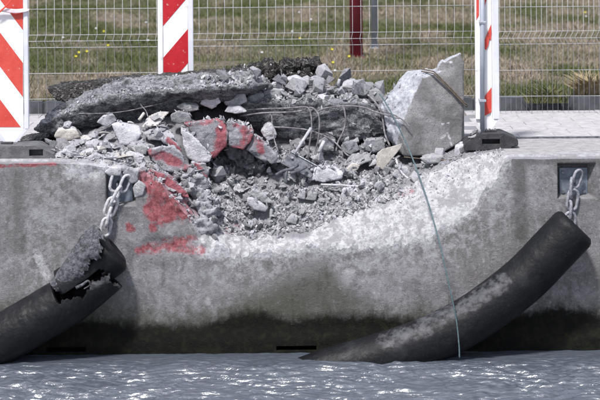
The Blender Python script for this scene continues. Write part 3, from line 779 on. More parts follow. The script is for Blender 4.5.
# barrier tape on the left board
def ribbon(name, pts, w, mat, parent=None):
    vs = []; fs = []
    n = len(pts)
    for i, (a, c, y, tw) in enumerate(pts):
        p = P(a, c, y); j = max(0, i - 1); k = min(n - 1, i + 1)
        t = (P(*pts[k][:3]) - P(*pts[j][:3])).normalized(); s_ = Vector((-t.z * math.cos(tw), math.sin(tw), t.x * math.cos(tw))).normalized()
        vs += [p + s_ * w / 2, p - s_ * w / 2]
    for i in range(n - 1): fs.append((2 * i, 2 * i + 1, 2 * i + 3, 2 * i + 2))
    me = evaluated(mesh_from(name, vs, fs), [('SUBSURF', dict(levels=2)), ('SOLIDIFY', dict(thickness=.0008))])
    return link(name, me, mat, parent, True)
tp = ribbon('barrier_tape', [(-9, 9, .31, .3), (0, 9, .32, .2), (8, 10.5, .325, 0), (16, 11.5, .33, .2), (24, 10, .33, .5), (29, 9.5, .34, .7), (30, 9, .39, .8)], .034, M['tape'])
link('tape_tail', ribbon('tape_tail', [(-4, 15, .585, .2), (3, 9, .58, .4), (8, 4, .575, .1), (13, -3, .57, .3)], .014, M['red_bright'], tp).data, None) if False else ribbon('tape_tail', [(-4, 15, .315, .2), (3, 9, .31, .4), (8, 4, .305, .1), (13, -3, .30, .3)], .014, M['red_bright'], tp)
tag(tp, 'pale pink barrier tape tied round the board at the left edge', 'tape')

# ------------------------------------------------------------------ plates, bolts and chains
def plate(px0, px1, py0, py1, broken):
    c = P((px0 + px1) / 2, (py0 + py1) / 2, .10); p0, p1 = P(px0, py0, .10), P(px1, py1, .10)
    pl = link('mounting_plate', box_mesh('mounting_plate', p0.x - c.x, p1.x - c.x, -.012, .004, p1.z - c.z, p0.z - c.z, .002), M['plate'], wall); pl.location = c
    for sx in (.13, .87):
        for sz in (.14, .84):
            if broken and sx > .5 and sz < .5: continue
            x = (p0.x - c.x) + (p1.x - p0.x) * sx; z = (p1.z - c.z) + (p0.z - p1.z) * sz
            link('bolt', tube_mesh('bolt', [(x, -.012, z), (x, -.026, z)], .0135, 6), M['bolt'], pl)
    return pl
pr = plate(559, 587.5, 167.5, 195, False); pl_ = plate(108, 133, 174, 201, True)
def lug(parent, x, z):
    m = tube_mesh('lug', [(x, -.012, z + .028), (x, -.055, z + .020), (x, -.062, z), (x, -.055, z - .02), (x, -.012, z - .028)], .009, 8, res=4)
    link('lug', m, M['bolt'], parent, True)
lug(pr, .0, .012); lug(pl_, -.02, .02)
def link_mesh(L, W, r, kink=.0):
    pts = []
    for k in range(20):
        a = 2 * math.pi * k / 20; c, s_ = math.cos(a), math.sin(a)
        pts.append(Vector((c * W / 2, kink * math.sin(2 * a), s_ * W / 2 + (L - W) / 2 * (1 if s_ > 0 else -1) * min(1, abs(s_) * 3))))
    return tube_mesh('chain_link', pts, r, 9, closed=True)
LM = link_mesh(.150, .083, .0125); LM.polygons.foreach_set('use_smooth', np.ones(len(LM.polygons), bool))
def chain(name, label, spec, mat):
    root = empty(name, P(spec[-1][0], spec[-1][1], spec[-1][2])); tag(root, label, 'chain')
    for (a, c, y, ang, turn, *sc) in spec:
        m = LM if not sc or sc[0] == 1 else LM
        o = bpy.data.objects.new('chain_link', m); COL.objects.link(o)
        if not m.materials: m.materials.append(None)
        o.material_slots[0].link = 'OBJECT'; o.material_slots[0].material = mat; o.parent = root
        o.location = P(a, c, y) - root.location
        o.rotation_euler = (Matrix.Rotation(math.radians(ang), 3, 'Y') @ Matrix.Rotation(math.radians(turn), 3, 'Z')).to_euler()
        s_ = sc[0] if sc else 1; o.scale = (s_, s_, s_)
chain('chain', 'weathered steel chain between the square right niche and the whole rubber fender',
      [(577, 179, .005, 18, 35, .95), (571.5, 188, -.02, 2, 75, 1.0), (572.5, 200, -.03, 8, 20, 1.05), (569.5, 211, -.05, 5, 95, 1.0), (570, 222, -.07, 2, 15, 1.0)], M['chain'])
chain('chain', 'lime-whitened steel chain hanging from the battered left niche to the torn fender',
      [(116, 182, .02, 14, 20, 1.0), (125, 183.5, -.0, 22, 40, .9), (116, 196, -.03, 26, 75, 1.05), (111, 207, -.04, 20, 20, 1.0), (109, 217, -.05, 14, 85, 1.0), (106, 227, -.06, 12, 30, .95)], M['chain_white'])

# ------------------------------------------------------------------ rubber fenders
def shell(name, path, r, t0, t1, th0, th1, mat, parent=None, n=60, m=40, thick=.035, cut=None, squash=1.0, rag=0, scuff=None):
    """open or closed rubber shell round a smoothed path; theta 0 faces the viewer, 90 up"""
    pts = [Vector(p) for p in path]; P_ = [pts[0] * 2 - pts[1]] + pts + [pts[-1] * 2 - pts[-2]]
    def at(t):
        t = min(max(t, 0), .99999) * (len(pts) - 1); i = int(t); f = t - i; a, b_, c, d = P_[i:i + 4]
        return .5 * (2 * b_ + (c - a) * f + (2 * a - 5 * b_ + 4 * c - d) * f * f + (3 * b_ - a - 3 * c + d) * f ** 3)
    full = abs(th1 - th0) >= 359; vs = []; par = []
    M_ = m if full else m + 1
    for i in range(n + 1):
        t = t0 + (t1 - t0) * i / n; c = at(t); tg = (at(min(1, t + .01)) - at(max(0, t - .01))).normalized()
        fwd = Vector((0, -1, 0)); fwd = (fwd - tg * fwd.dot(tg)).normalized(); up = tg.cross(fwd).normalized()
        if up.z < 0: up = -up
        for k in range(M_):
            th = math.radians(th0 + (th1 - th0) * k / m); rr = r(t) if callable(r) else r
            vs.append(c + fwd * math.cos(th) * rr * squash + up * math.sin(th) * rr); par.append((t, math.degrees(th)))
    fs = []
    for i in range(n):
        for k in range(m):
            a = i * M_ + k; b_ = i * M_ + (k + 1) % M_ if full else a + 1; c = b_ + M_; d = a + M_
            if cut and cut(*par[a]): continue
            fs.append((a, b_, c, d))
    co_ = np.array([tuple(v) for v in vs]); cen = fbm(co_ * 4, 4) * .008 + (fbm(co_ * 11, 4, .6) * rag)
    co_ = co_ + cen[:, None] * np.array([.3, -.7, .6])
    me = mesh_from(name, co_.tolist(), fs)
    bm = bmesh.new(); bm.from_mesh(me); bmesh.ops.delete(bm, geom=[v for v in bm.verts if not v.link_faces], context='VERTS'); bmesh.ops.recalc_face_normals(bm, faces=bm.faces)
    # outward normals: make the first face look away from the axis
    f = bm.faces[0] if len(bm.faces) else None
    bm.to_mesh(me); bm.free()
    me = evaluated(me, [('SOLIDIFY', dict(thickness=thick, offset=0)), ('BEVEL', dict(width=.006, segments=2, limit_method='ANGLE', angle_limit=1.0))])
    px_, py_ = proj(get_co(me)); set_attr(me, 'scuff', scuff(px_, py_) if scuff is not None else np.zeros(len(px_)))
    o = link(name, me, mat, parent, True); 
    if parent is None: recentre(o)
    return o
yF = -.215
pathR = [P(a, c, y) for a, c, y in ((575, 227, yF), (553, 250, yF), (528, 276, yF), (500, 299, yF - .01), (468, 321, yF - .02), (432, 339, yF - .03), (388, 355, yF - .03), (336, 370, yF - .02), (270, 394, yF))]
scR = lambda a, c: np.maximum(smooth(seg_dist(a, c, [(425, 322), (462, 308), (496, 287), (503, 282)]), 13, 2) * .62, smooth(seg_dist(a, c, [(385, 341), (425, 329)]), 12, 2) * .62)
fr_ = shell('rubber_fender', pathR, lambda t: .156 * (1 - .16 * max(0, 1 - t / .016) ** 2) , 0, 1, 0, 360, M['rubber'], n=110, m=48, scuff=scR, thick=.05)
tag(fr_, 'whole curved black rubber fender hanging from the right chain into the water', 'fender')
pathL = [P(a, c, y) for a, c, y in ((-90, 372, yF), (-40, 358, yF), (0, 340, yF), (45, 314, yF), (82, 292, yF), (112, 272, yF + .01))]
def wob(x): return math.sin(x) + .6 * math.sin(2.3 * x + 1) + .45 * math.sin(5.1 * x + 2) + .3 * math.sin(11.3 * x)
def cutL(t, th):
    th = (th + 360) % 360; th = th - 360 if th > 230 else th
    if t > .985 + .01 * wob(th * .05): return True
    return t > .69 and th > 2 + 8 * wob(t * 22) + 12 * max(0, .80 - t) * 10 and th < 158
fl = shell('rubber_fender', pathL, lambda t: .165 - .05 * max(0, (t - .72) / .28), 0, 1, 0, 360, M['rubber'], n=260, m=120, cut=cutL, thick=.045, rag=.010,
           scuff=lambda a, c: smooth(seg_dist(a, c, [(92, 286), (108, 279), (120, 277)]), 6, 1) * .55)
tag(fl, 'black rubber fender with its upper end torn open, at the left', 'fender')
pathU = [P(a, c, y) - fl.location for a, c, y in ((58, 292, yF + .05), (78, 280, yF + .05), (99, 264, yF + .06), (115, 251, yF + .07))]
shell('torn_end', pathU, lambda t: .128 + .012 * t - .05 * max(0, (t - .93) / .07), 0.1, 1, 0, 360, M['rubber'], fl, n=60, m=48, thick=.05, rag=.006,
      cut=lambda t, th: 200 < (th % 360) < 350 and t < .62 + .04 * wob(th * .04))
pathT = [P(a, c, y) - fl.location for a, c, y in ((56, 288, yF - .0), (74, 272, yF - .01), (91, 256, yF - .0), (102, 246, yF + .01), (109, 240, yF + .02))]
shell('torn_flap', pathT, lambda t: .055 + .10 * min(1, t * 1.7), .0, 1, -40, 120, M['rubber_torn'], fl, n=180, m=110, thick=.022, rag=.035,
      cut=lambda t, th: th < -30 + 50 * max(0, t - .30) * 1.5 + 9 * wob(t * 17) or t > .96 + .02 * wob(th * .05),
      scuff=lambda a, c: smooth(seg_dist(a, c, [(62, 278), (80, 257), (97, 238)]), 3.6, .5) * .8)
ribbon_pts = [P(a, c, yF - .14) - fl.location for a, c in ((76, 288), (82, 285), (88, 281), (90, 285), (84, 289))]
link('torn_shred', tube_mesh('torn_shred', ribbon_pts, .011, 7, res=5, rfun=lambda t: .014 * (1 - .7 * t)), M['rubber_torn'], fl, True).data.update()
for o_ in (bpy.data.objects['torn_shred'],): set_attr(o_.data, 'scuff', np.zeros(len(o_.data.vertices)))

# ------------------------------------------------------------------ large broken pieces
def lab(o, label, cat, group=None): return tag(o, label, cat, group)
# long dark slab
def hullset(front, backY, lift=6, dx=0):
    return [P(*p) for p in front] + [P(p[0] + dx, p[1] - lift, backY) for p in front]
s1 = rock('broken_slab', [[P(*p) for p in ((34, 129, .70), (58, 117, .68), (84, 106, .68), (112, 97, .68), (152, 93, .70), (60, 109, .86), (84, 99, .92), (110, 87, .98), (152, 80, 1.02),
                                 (44, 133, .72), (70, 132, .90), (100, 127, .94), (130, 119, .95), (155, 112, .95), (60, 108, 1.25), (112, 83, 1.4), (152, 78, 1.4), (70, 126, 1.3), (150, 110, 1.4))],
                      [P(*p) for p in ((112, 97, .70), (152, 94, .71), (200, 90, .74), (250, 86, .80), (268, 84, .90), (110, 88, .96), (152, 80, 1.0), (200, 77.5, 1.05), (256, 75.5, 1.1),
                                 (120, 120, .95), (160, 111, .96), (200, 103, .98), (250, 94, 1.0), (110, 84, 1.4), (256, 73, 1.5), (120, 118, 1.4), (250, 92, 1.5))]],
          M['slab'], .0105, .034, 7, strata=.7, chips=1.0)
lab(s1, 'long dark rough slab lying across the top left of the rubble', 'slab')
s2 = rock('broken_slab', [[P(*p) for p in ((236, 104, 1.02), (262, 103, .98), (300, 103, .95), (340, 102, .95), (378, 105, .97), (388, 112, 1.0), (387, 134, .97), (345, 141, .97), (300, 139, 1.02), (262, 130, 1.06), (240, 118, 1.08),
                                 (236, 97, 1.25), (262, 91, 1.3), (300, 91, 1.3), (340, 90, 1.25), (374, 95, 1.2), (340, 122, .93), (378, 124, .94), (240, 92, 1.75), (378, 92, 1.7), (380, 130, 1.7), (260, 126, 1.7))]],
          M['slab'], .0105, .034, 6, strata=.5, chips=1.0, seed=4)
lab(s2, 'massive dark blue-grey slab in the middle, behind the bent wires', 'slab')
asf = rock('asphalt_slab', [hullset([(48, 89, 1.36), (58, 100, 1.32), (75, 103, 1.3), (110, 91, 1.3), (150, 84, 1.32), (140, 77, 1.36), (90, 83, 1.36)], 1.75, 3),
                      hullset([(130, 79, 1.34), (200, 74.5, 1.4), (256, 69, 1.45), (256, 80, 1.38), (200, 83, 1.34), (135, 88, 1.3)], 1.85, 3)],
           M['asphalt'], .011, .020, 9, chips=.8, seed=2)
lab(asf, 'thin brown-black asphalt layer on top of the long dark slab', 'asphalt')
as2 = rock('asphalt_crumbs', [hullset([(232, 76, 1.55), (250, 69, 1.6), (285, 65, 1.6), (318, 65, 1.6), (322, 76, 1.55), (300, 84, 1.5), (250, 84, 1.5)], 1.9, 3)],
           M['asphalt'], .010, .06, 15, chips=1.3, seed=5)
lab(as2, 'crumbled glossy black asphalt lump along the top of the heap', 'asphalt')
# grey concrete shelf under the asphalt left of it
rd = rock('broken_slab', [hullset([(20, 146, .78), (56, 136, .74), (60, 128, .9), (54, 131, .95), (22, 139, .9)], 1.3, 2)], M['asphalt'], .012, .02, 10, seed=8)
lab(rd, 'flat dark asphalt piece beside the left board foot', 'asphalt')
# upright block
def blk_fresh(a, c, n): return smooth(a - (np.interp(c, [50, 75, 95, 125, 140, 160], [432, 424, 414, 402, 398, 396])), 5, -5) + smooth(n[:, 2], .35, .6)
blk = rock('concrete_block', [[P(*p) for p in ((421, 78, .72), (404, 126, .66), (404, 156, .66), (437, 156, .68), (462, 141, .72), (464, 100, .72), (462, 66, .78), (432, 74, .74), (392, 140, .74), (381, 106, .86), (390, 92, .9), (400, 82, .9), (408, 73, .92), (385, 125, .82),
                                (462, 66, 1.1), (464, 140, 1.1), (408, 72, 1.14), (384, 104, 1.1), (395, 150, 1.1), (437, 150, 1.12))],
                     [P(*p) for p in ((432, 74, .75), (441, 62, .78), (460, 53, .80), (464, 64, .78), (463, 110, .73), (430, 110, .72), (460, 53, 1.05), (442, 61, 1.05), (434, 74, 1.05), (463, 110, 1.05), (430, 110, 1.05))]],
            M['block'], .011, .030, 7, chips=.45, flat=lambda a, c, n: .22 + .78 * np.clip(blk_fresh(a, c, n), 0, 1), fresh=blk_fresh,
            chalk=lambda a, c: np.maximum(smooth(seg_dist(a, c, [(445, 62), (452, 62)]), 4, .5), np.maximum(smooth(seg_dist(a, c, [(441, 138), (448, 133), (452, 146)]), 4, .5), smooth(seg_dist(a, c, [(442, 124), (449, 123)]), 3, .5))) * .50)
lab(blk, 'big upright grey concrete block with a strap round it, at the right of the heap', 'concrete block')
# band straps round the block
for k, dy in enumerate((0, 2.2)):
    pts = [P(a, c + dy, y) for a, c, y in ((421.5, 69, .80), (432, 71, .715), (436, 73.5, .70), (450, 87.5, .695), (464, 102, .69), (467, 104.5, .72), (468, 104, .9))]
    o = link('strap', tube_mesh('strap', pts, .0055, 6, res=4), M['strap'], None, True)
    recentre(o); tag(o, ['upper brown band strap slanting across the upright block', 'lower brown band strap slanting across the upright block'][k], 'strap', 'straps round the upright block')

# red-painted slabs
def ch(name, pts, Y, depth, mat, label, cat='rubble', voxel=.009, amp=.012, sc=9, paint=None, chips=.35, group=None, shrink=.85, lift=2.5, seed=None, strata=0):
    ch.k = getattr(ch, 'k', 0) + 1
    if paint is not None:
        pf = lambda a, c: np.max([smooth(seg_dist(a, c, s_[0]), s_[1], s_[1] * .2) * s_[2] for s_ in paint], axis=0)
    else: pf = None
    o = rock(name, [outline_pts(pts, Y, depth, shrink, lift)], M[mat], voxel, amp * (1.5 if name == 'painted_slab' else 1.2), sc, chips=chips * 1.8, paint=pf, seed=ch.k, strata=strata)
    return lab(o, label, cat, group)
ch('painted_slab', [(184, 123), (204, 120, .04), (224, 119, .03), (229, 134), (227, 147), (213, 158), (204, 147), (194, 135)], .60, .25, 'painted',
   'cracked grey slab with a red lower right edge, left of the two overhanging ones', paint=[([(188, 124), (224, 120)], 5, .7), ([(222, 128), (219, 145), (227, 146)], 9, .85), ([(212, 156), (227, 148)], 5, .95)])
ch('painted_slab', [(227, 121), (243, 124), (254, 131), (252, 141), (243, 150), (229, 147)], .62, .25, 'painted',
   'grey slab with a wide red right edge overhanging the dark hollow', paint=[([(246, 130), (251, 138), (242, 148), (234, 151)], 10, .85), ([(229, 124), (238, 125)], 4, .6)])
ch('painted_slab', [(254, 134), (268, 146, -.05), (283, 163, -.08), (272, 164, -.06), (256, 157), (246, 149)], .66, .25, 'painted',
   'pointed slab with a red spot sloping down to the right of the overhang', paint=[([(258, 141), (262, 150)], 7, .75)])
ch('broken_slab', [(181, 127), (196, 138), (212, 157), (210, 162), (198, 163), (187, 158), (182, 142)], .52, .2, 'rubble',
   'smooth pale diagonal slab face left of the cracked red-edged slab', paint=None)
ch('painted_slab', [(191, 162), (206, 163), (209, 172), (206, 180), (196, 172)], .46, .2, 'painted',
   'small slab with a red patch below the smooth diagonal slab', paint=[([(198, 166), (204, 176)], 6, .85)])
ch('painted_slab', [(147, 150), (160, 147), (174, 146), (184, 158), (191, 168), (180, 172), (164, 171), (152, 162)], .32, .25, 'painted',
   'flat red-flecked slab at the top of the red scraped wall', paint=[([(150, 153), (168, 158), (186, 168)], 8, .72)])
ch('painted_slab', [(160, 139), (168, 138), (178, 145), (181, 151), (170, 148)], .42, .15, 'painted',
   'little pale wedge with a red edge above the flat red-flecked slab', paint=[([(168, 140), (180, 151)], 3.5, .85)])
ch('painted_slab', [(150, 170), (166, 174), (182, 188), (188, 197), (176, 194), (160, 182)], .12, .18, 'painted',
   'red scraped ledge on the left flank of the bowl', paint=[([(152, 173), (170, 182), (184, 195)], 9, .85)])
# layered ledges falling into the hollow
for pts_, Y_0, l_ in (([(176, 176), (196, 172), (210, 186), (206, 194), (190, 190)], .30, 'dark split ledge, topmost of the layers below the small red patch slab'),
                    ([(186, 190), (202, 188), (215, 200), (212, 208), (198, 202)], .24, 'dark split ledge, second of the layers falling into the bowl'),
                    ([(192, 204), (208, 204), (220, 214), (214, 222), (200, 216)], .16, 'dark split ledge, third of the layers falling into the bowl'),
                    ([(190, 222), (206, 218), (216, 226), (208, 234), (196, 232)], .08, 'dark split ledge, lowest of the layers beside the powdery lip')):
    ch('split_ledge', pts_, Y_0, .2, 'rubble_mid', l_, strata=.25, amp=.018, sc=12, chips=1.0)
# back wall of the hollow, coloured dark to give the hollow its shade
ch('broken_slab', [(206, 160), (232, 152), (262, 158), (284, 165), (280, 182), (240, 186), (212, 184)], .80, .25, 'rubble_dark', 'rough broken face, darkened for shade, deep in the hollow under the red slabs', amp=.06, chips=.9)

# single pieces one can point at
ch('concrete_shard', [(111, 124), (118, 122, .03), (140, 126, .03), (142, 134), (133, 146), (120, 145)], .42, .07, 'chalk', 'pale six-sided flat shard standing left of centre below the long slab', amp=.005)
ch('mortar_plate', [(140, 128), (147, 118, .1), (160, 112, .15), (170, 112, .16), (163, 119, .08), (158, 126)], .56, .05, 'beige', 'cream curved plate right of the pale six-sided shard', amp=.004)
ch('concrete_chunk', [(54, 137), (57, 130), (67, 127, .03), (76, 130), (80, 137), (70, 140)], .56, .15, 'beige', 'beige rounded chunk under the left end of the long slab')
ch('mortar_plate', [(43, 147), (60, 141, .08), (92, 135, .12), (99, 136, .1), (96, 141), (70, 148)], .50, .05, 'beige', 'long flat beige plate in front of the beige rounded chunk', amp=.005)
ch('concrete_chunk', [(200, 104), (203, 95), (209, 92, .03), (219, 97), (222, 103), (212, 108)], .86, .12, 'chalk', 'pale knobbly chunk on the rubble right of the long slab middle')
ch('concrete_shard', [(224, 112), (228, 106), (240, 106, .03), (248, 112), (236, 114)], .84, .08, 'chalk', 'flat white shard right of the pale knobbly chunk', amp=.004)
ch('concrete_chunk', [(177, 107), (184, 103), (198, 105), (200, 110), (186, 112)], .80, .1, 'rubble', 'flat grey chunk just left of the pale knobbly chunk')
ch('concrete_chunk', [(221, 99), (228, 92), (244, 93), (247, 101), (238, 106), (226, 106)], .95, .15, 'rubble', 'wedge of grey concrete above the flat white shard')
ch('concrete_chunk', [(342, 92), (343, 84), (347, 79, .03), (355, 80, .03), (361, 87), (358, 92)], 1.15, .13, 'chalk', 'white boulder alone on top of the dark middle slab')
ch('concrete_chunk', [(454, 157), (455, 146), (462, 143, .03), (473, 147), (474, 153), (466, 157)], .52, .13, 'chalk', 'white angular chunk at the foot of the upright block')
ch('concrete_chunk', [(308, 179), (318, 168), (332, 164, .05), (344, 172), (341, 178), (322, 183)], .58, .2, 'chalk', 'largest pale chunk in the bowl, right below the steel bracket', amp=.018)
ch('concrete_chunk', [(308, 88), (310, 80), (318, 76, .04), (326, 80), (331, 87), (320, 90)], 1.28, .18, 'rubble_dark', 'dark angular chunk near the right top of the heap')
ch('concrete_shard', [(284, 79), (296, 76, .05), (308, 82), (306, 88), (296, 84)], 1.20, .1, 'chalk', 'pale tilted shard left of the dark angular top chunk', amp=.005)
ch('concrete_chunk', [(270, 86), (276, 80), (284, 81), (287, 88), (280, 91)], 1.18, .12, 'rubble', 'light grey block left end of the row under the black asphalt')
ch('concrete_chunk', [(262, 92), (268, 88), (284, 90), (288, 97), (276, 101), (265, 99)], 1.08, .13, 'rubble_mid', 'squat grey chunk below the light grey block at the top')
ch('concrete_shard', [(305, 104), (316, 96, .05), (327, 94, .05), (326, 99), (314, 106)], 1.0, .07, 'rubble', 'flat shard leaning on the top edge of the middle slab', amp=.005)
ch('concrete_chunk', [(244, 100), (252, 92), (264, 94), (266, 102), (254, 104)], 1.05, .13, 'rubble_mid', 'grey chunk on the left top corner of the middle slab')
ch('concrete_chunk', [(260, 131), (267, 122), (273, 124), (277, 138), (268, 142)], .86, .1, 'rubble', 'pale upright chunk right of the pointed red-spotted slab')
ch('concrete_chunk', [(318, 143), (326, 138), (336, 140), (334, 149), (322, 151)], .82, .13, 'rubble_mid', 'grey chunk under the left part of the middle slab')
ch('concrete_chunk', [(340, 150), (344, 142), (357, 141), (360, 150), (350, 155)], .80, .13, 'rubble_mid', 'rough grey chunk below the hanging hooked wire')
ch('concrete_chunk', [(360, 150), (366, 140), (384, 138), (386, 148), (374, 153)], .80, .13, 'rubble_mid', 'long bluish chunk at the lower right of the middle slab')
ch('concrete_chunk', [(343, 166), (352, 154, .05), (368, 153, .05), (372, 160), (360, 166)], .68, .14, 'rubble', 'flat-topped grey chunk left of the folded sheet')
ch('concrete_shard', [(344, 170), (352, 163), (361, 164), (358, 170), (350, 174)], .62, .07, 'beige', 'small smooth beige shard above the thin lying rod', amp=.004)
ch('folded_sheet', [(376, 167), (377, 153), (382, 149), (403, 143), (401, 148), (383, 170)], .60, .012, 'beige', 'thin triangular grey sheet standing on end left of the teal rope', cat='sheet', voxel=.006, amp=.002, chips=.1, shrink=.97, lift=0)
ch('red_shard', [(355.5, 103), (357, 98), (358.5, 97), (358, 104)], 1.02, .02, 'painted', 'tiny bright red shard on the middle slab below the white boulder', voxel=.004, amp=.001, paint=[([(356, 100), (358, 104)], 20, 1.)])
for i, (pts_, Y_0, mt, l_) in enumerate([
    ([(246, 193), (254, 189), (268, 196), (274, 203), (262, 202)], .38, 'rubble', 'upper of two long flat slivers in the middle of the bowl'),
    ([(247, 197), (256, 199), (268, 208), (266, 212), (254, 210), (247, 203)], .34, 'rubble', 'lower of two long flat slivers in the middle of the bowl'),
    ([(296, 198), (302, 189), (306, 192), (305, 200)], .44, 'rubble', 'pale upright chip right of the bent steel bars'),
    ([(304, 200), (310, 192), (318, 193), (316, 201)], .44, 'rubble', 'round pale chip below the largest pale chunk'),
    ([(340, 196), (343, 188), (352, 188), (356, 194), (348, 198)], .42, 'rubble', 'pale chip near the right rim of the bowl'),
    ([(340, 205), (346, 198), (354, 199), (352, 206)], .36, 'chalk', 'whitish chip lowest on the right rim of the bowl'),
    ([(357, 187), (366, 181), (374, 184), (370, 190)], .46, 'rubble', 'grey chip right of the thin lying rod'),
    ([(285, 222), (292, 214), (298, 217), (296, 225)], .30, 'rubble', 'chip in the gravel at the bottom of the bowl'),
    ([(97, 158), (108, 152), (119, 157), (112, 163)], .18, 'chalk', 'pale chip just above the left niche'),
    ([(76, 156), (86, 150, .04), (104, 147, .06), (102, 152), (88, 159)], .22, 'rubble', 'flat grey plate at the quay edge left of the niche'),
    ([(60, 152), (66, 149), (76, 157), (84, 164), (76, 163)], .10, 'chalk', 'sharp white splinter sticking out over the left quay edge'),
    ([(120, 158), (130, 151, .04), (146, 156), (140, 163), (128, 164)], .20, 'rubble', 'grey plate above the right side of the left niche'),
    ([(104, 141), (112, 145), (124, 152), (116, 155), (104, 150)], .36, 'rubble', 'grey plate leaning below the pale six-sided shard'),
    ([(84, 143), (96, 140, .05), (108, 145), (100, 150), (88, 149)], .38, 'rubble', 'grey plate right of the long flat beige plate'),
    ([(142, 133), (154, 129, .05), (170, 130, .06), (176, 138), (160, 141), (148, 140)], .48, 'rubble', 'broad pale plate below the cream curved plate'),
    ([(170, 115), (178, 111), (190, 114), (192, 121), (180, 124), (171, 122)], .64, 'rubble_mid', 'rounded grey chunk right of the cream curved plate'),
    ([(392, 175), (398, 166), (408, 168), (412, 178), (402, 182)], .46, 'rubble', 'grey chip behind the curved white strip'),
    ([(420, 158), (432, 154, .04), (444, 156), (440, 163), (426, 164)], .44, 'rubble', 'flat grey chip in front of the upright block'),
    ([(104, 172), (110, 167), (122, 168), (120, 175), (110, 177)], .0, 'rubble', 'broken chip hanging over the top left corner of the left chain niche'),
    ([(122, 173), (128, 167), (139, 171), (138, 182), (131, 184), (128, 177)], .01, 'rubble_mid', 'broken chip wedged in the top right corner of the left chain niche'),
    ([(133, 186), (139, 180), (146, 186), (142, 196), (135, 198)], .01, 'rubble', 'broken chip on the right edge of the left chain niche'),
    ([(128, 145), (140, 141, .05), (150, 147), (146, 155), (134, 153)], .34, 'rubble', 'grey plate right under the lower right corner of the pale six-sided shard'),
    ([(86, 158), (96, 153), (106, 158), (100, 165)], .08, 'rubble', 'small plate on the quay edge left of the chip above the niche'),
    ([(96, 123), (103, 116), (113, 114), (118, 121), (108, 127)], .60, 'rubble_mid', 'grey chunk under the long slab above the pale six-sided shard')]):
    ch('concrete_chip', pts_, Y_0, .08, mt, l_, amp=.008)

# ------------------------------------------------------------------ loose rubble, one object per piece
def rock_variant(kind, seed):
    rs = np.random.RandomState(seed); n = 11 if kind == 'chunk' else 9
    p = rs.normal(size=(n, 3)); p /= np.linalg.norm(p, axis=1)[:, None]; p *= (.75 + .35 * rs.rand(n))[:, None]
    sc = np.array([1, .62 + .3 * rs.rand(), .55 + .25 * rs.rand()]) if kind == 'chunk' else np.array([1, .6 + .3 * rs.rand(), .14 + .12 * rs.rand()])
    p = p * sc * .5
    if kind == 'plate': p[:, 2] = np.sign(p[:, 2]) * (np.abs(p[:, 2]).clip(.05, .12))
    bm = hull_bm([[tuple(v) for v in p]]); bmesh.ops.triangulate(bm, faces=bm.faces)
    bmesh.ops.bevel(bm, geom=bm.edges[:], offset=.007, segments=1, affect='EDGES', clamp_overlap=True)
    bmesh.ops.subdivide_edges(bm, edges=[e for e in bm.edges if e.calc_length() > .35], cuts=1)
    me = bpy.data.meshes.new('concrete_piece'); bm.to_mesh(me); bm.free()
    co = get_co(me); co += (fbm(co * 5 + seed, 3)[:, None]) * .05 * co; me.vertices.foreach_set('co', co.ravel()); me.update()
    return me
VAR = {'chunk': [rock_variant('chunk', 100 + i) for i in range(12)], 'plate': [rock_variant('plate', 200 + i) for i in range(12)]}
VM = {}
def variant(kind, i, mat):
    k = (kind, i, mat)
    if k not in VM:
        m = VAR[kind][i].copy(); m.materials.append(M[mat]); VM[k] = m
    return VM[k]
ZONES = [  # px range, Y range, size range, kinds, count, tilt, label, group, materials
    ((48, 190), (.06, .66), (.07, .19), ('plate', 'plate', 'plate', 'chunk'), 84, .45, 'small flat grey plate in the layered heap on the left quay edge', 'flat plates left of the bowl', ('rubble', 'rubble', 'rubble_mid', 'chalk', 'beige')),
    ((228, 388), (.26, .62), (.06, .13), ('chunk', 'plate', 'plate'), 70, .8, 'chip', 'chips in the bowl', ('rubble', 'rubble_mid', 'rubble')),
    ((215, 400), (.60, .98), (.07, .18), ('chunk', 'plate'), 54, .8, 'lump', 'lumps at the back of the bowl', ('rubble', 'rubble_mid', 'rubble_mid')),
    ((266, 378), (1.02, 1.50), (.09, .24), ('chunk', 'plate'), 50, .6, 'lump', 'lumps on top of the middle slab', ('rubble', 'rubble_mid', 'rubble', 'rubble_dark')),
    ((178, 232), (.04, .50), (.05, .14), ('plate', 'chunk'), 22, .7, 'lump', 'broken pieces on the left flank of the bowl', ('rubble', 'rubble_mid', 'rubble_dark')),
    ((252, 400), (.84, 1.03), (.08, .17), ('chunk', 'plate'), 26, .8, 'lump', 'lumps at the back of the bowl', ('rubble', 'rubble_mid')),
    ((385, 478), (.28, .75), (.04, .13), ('chunk', 'plate'), 34, .7, 'chip', 'chips round the upright block', ('rubble', 'chalk', 'rubble')),
]
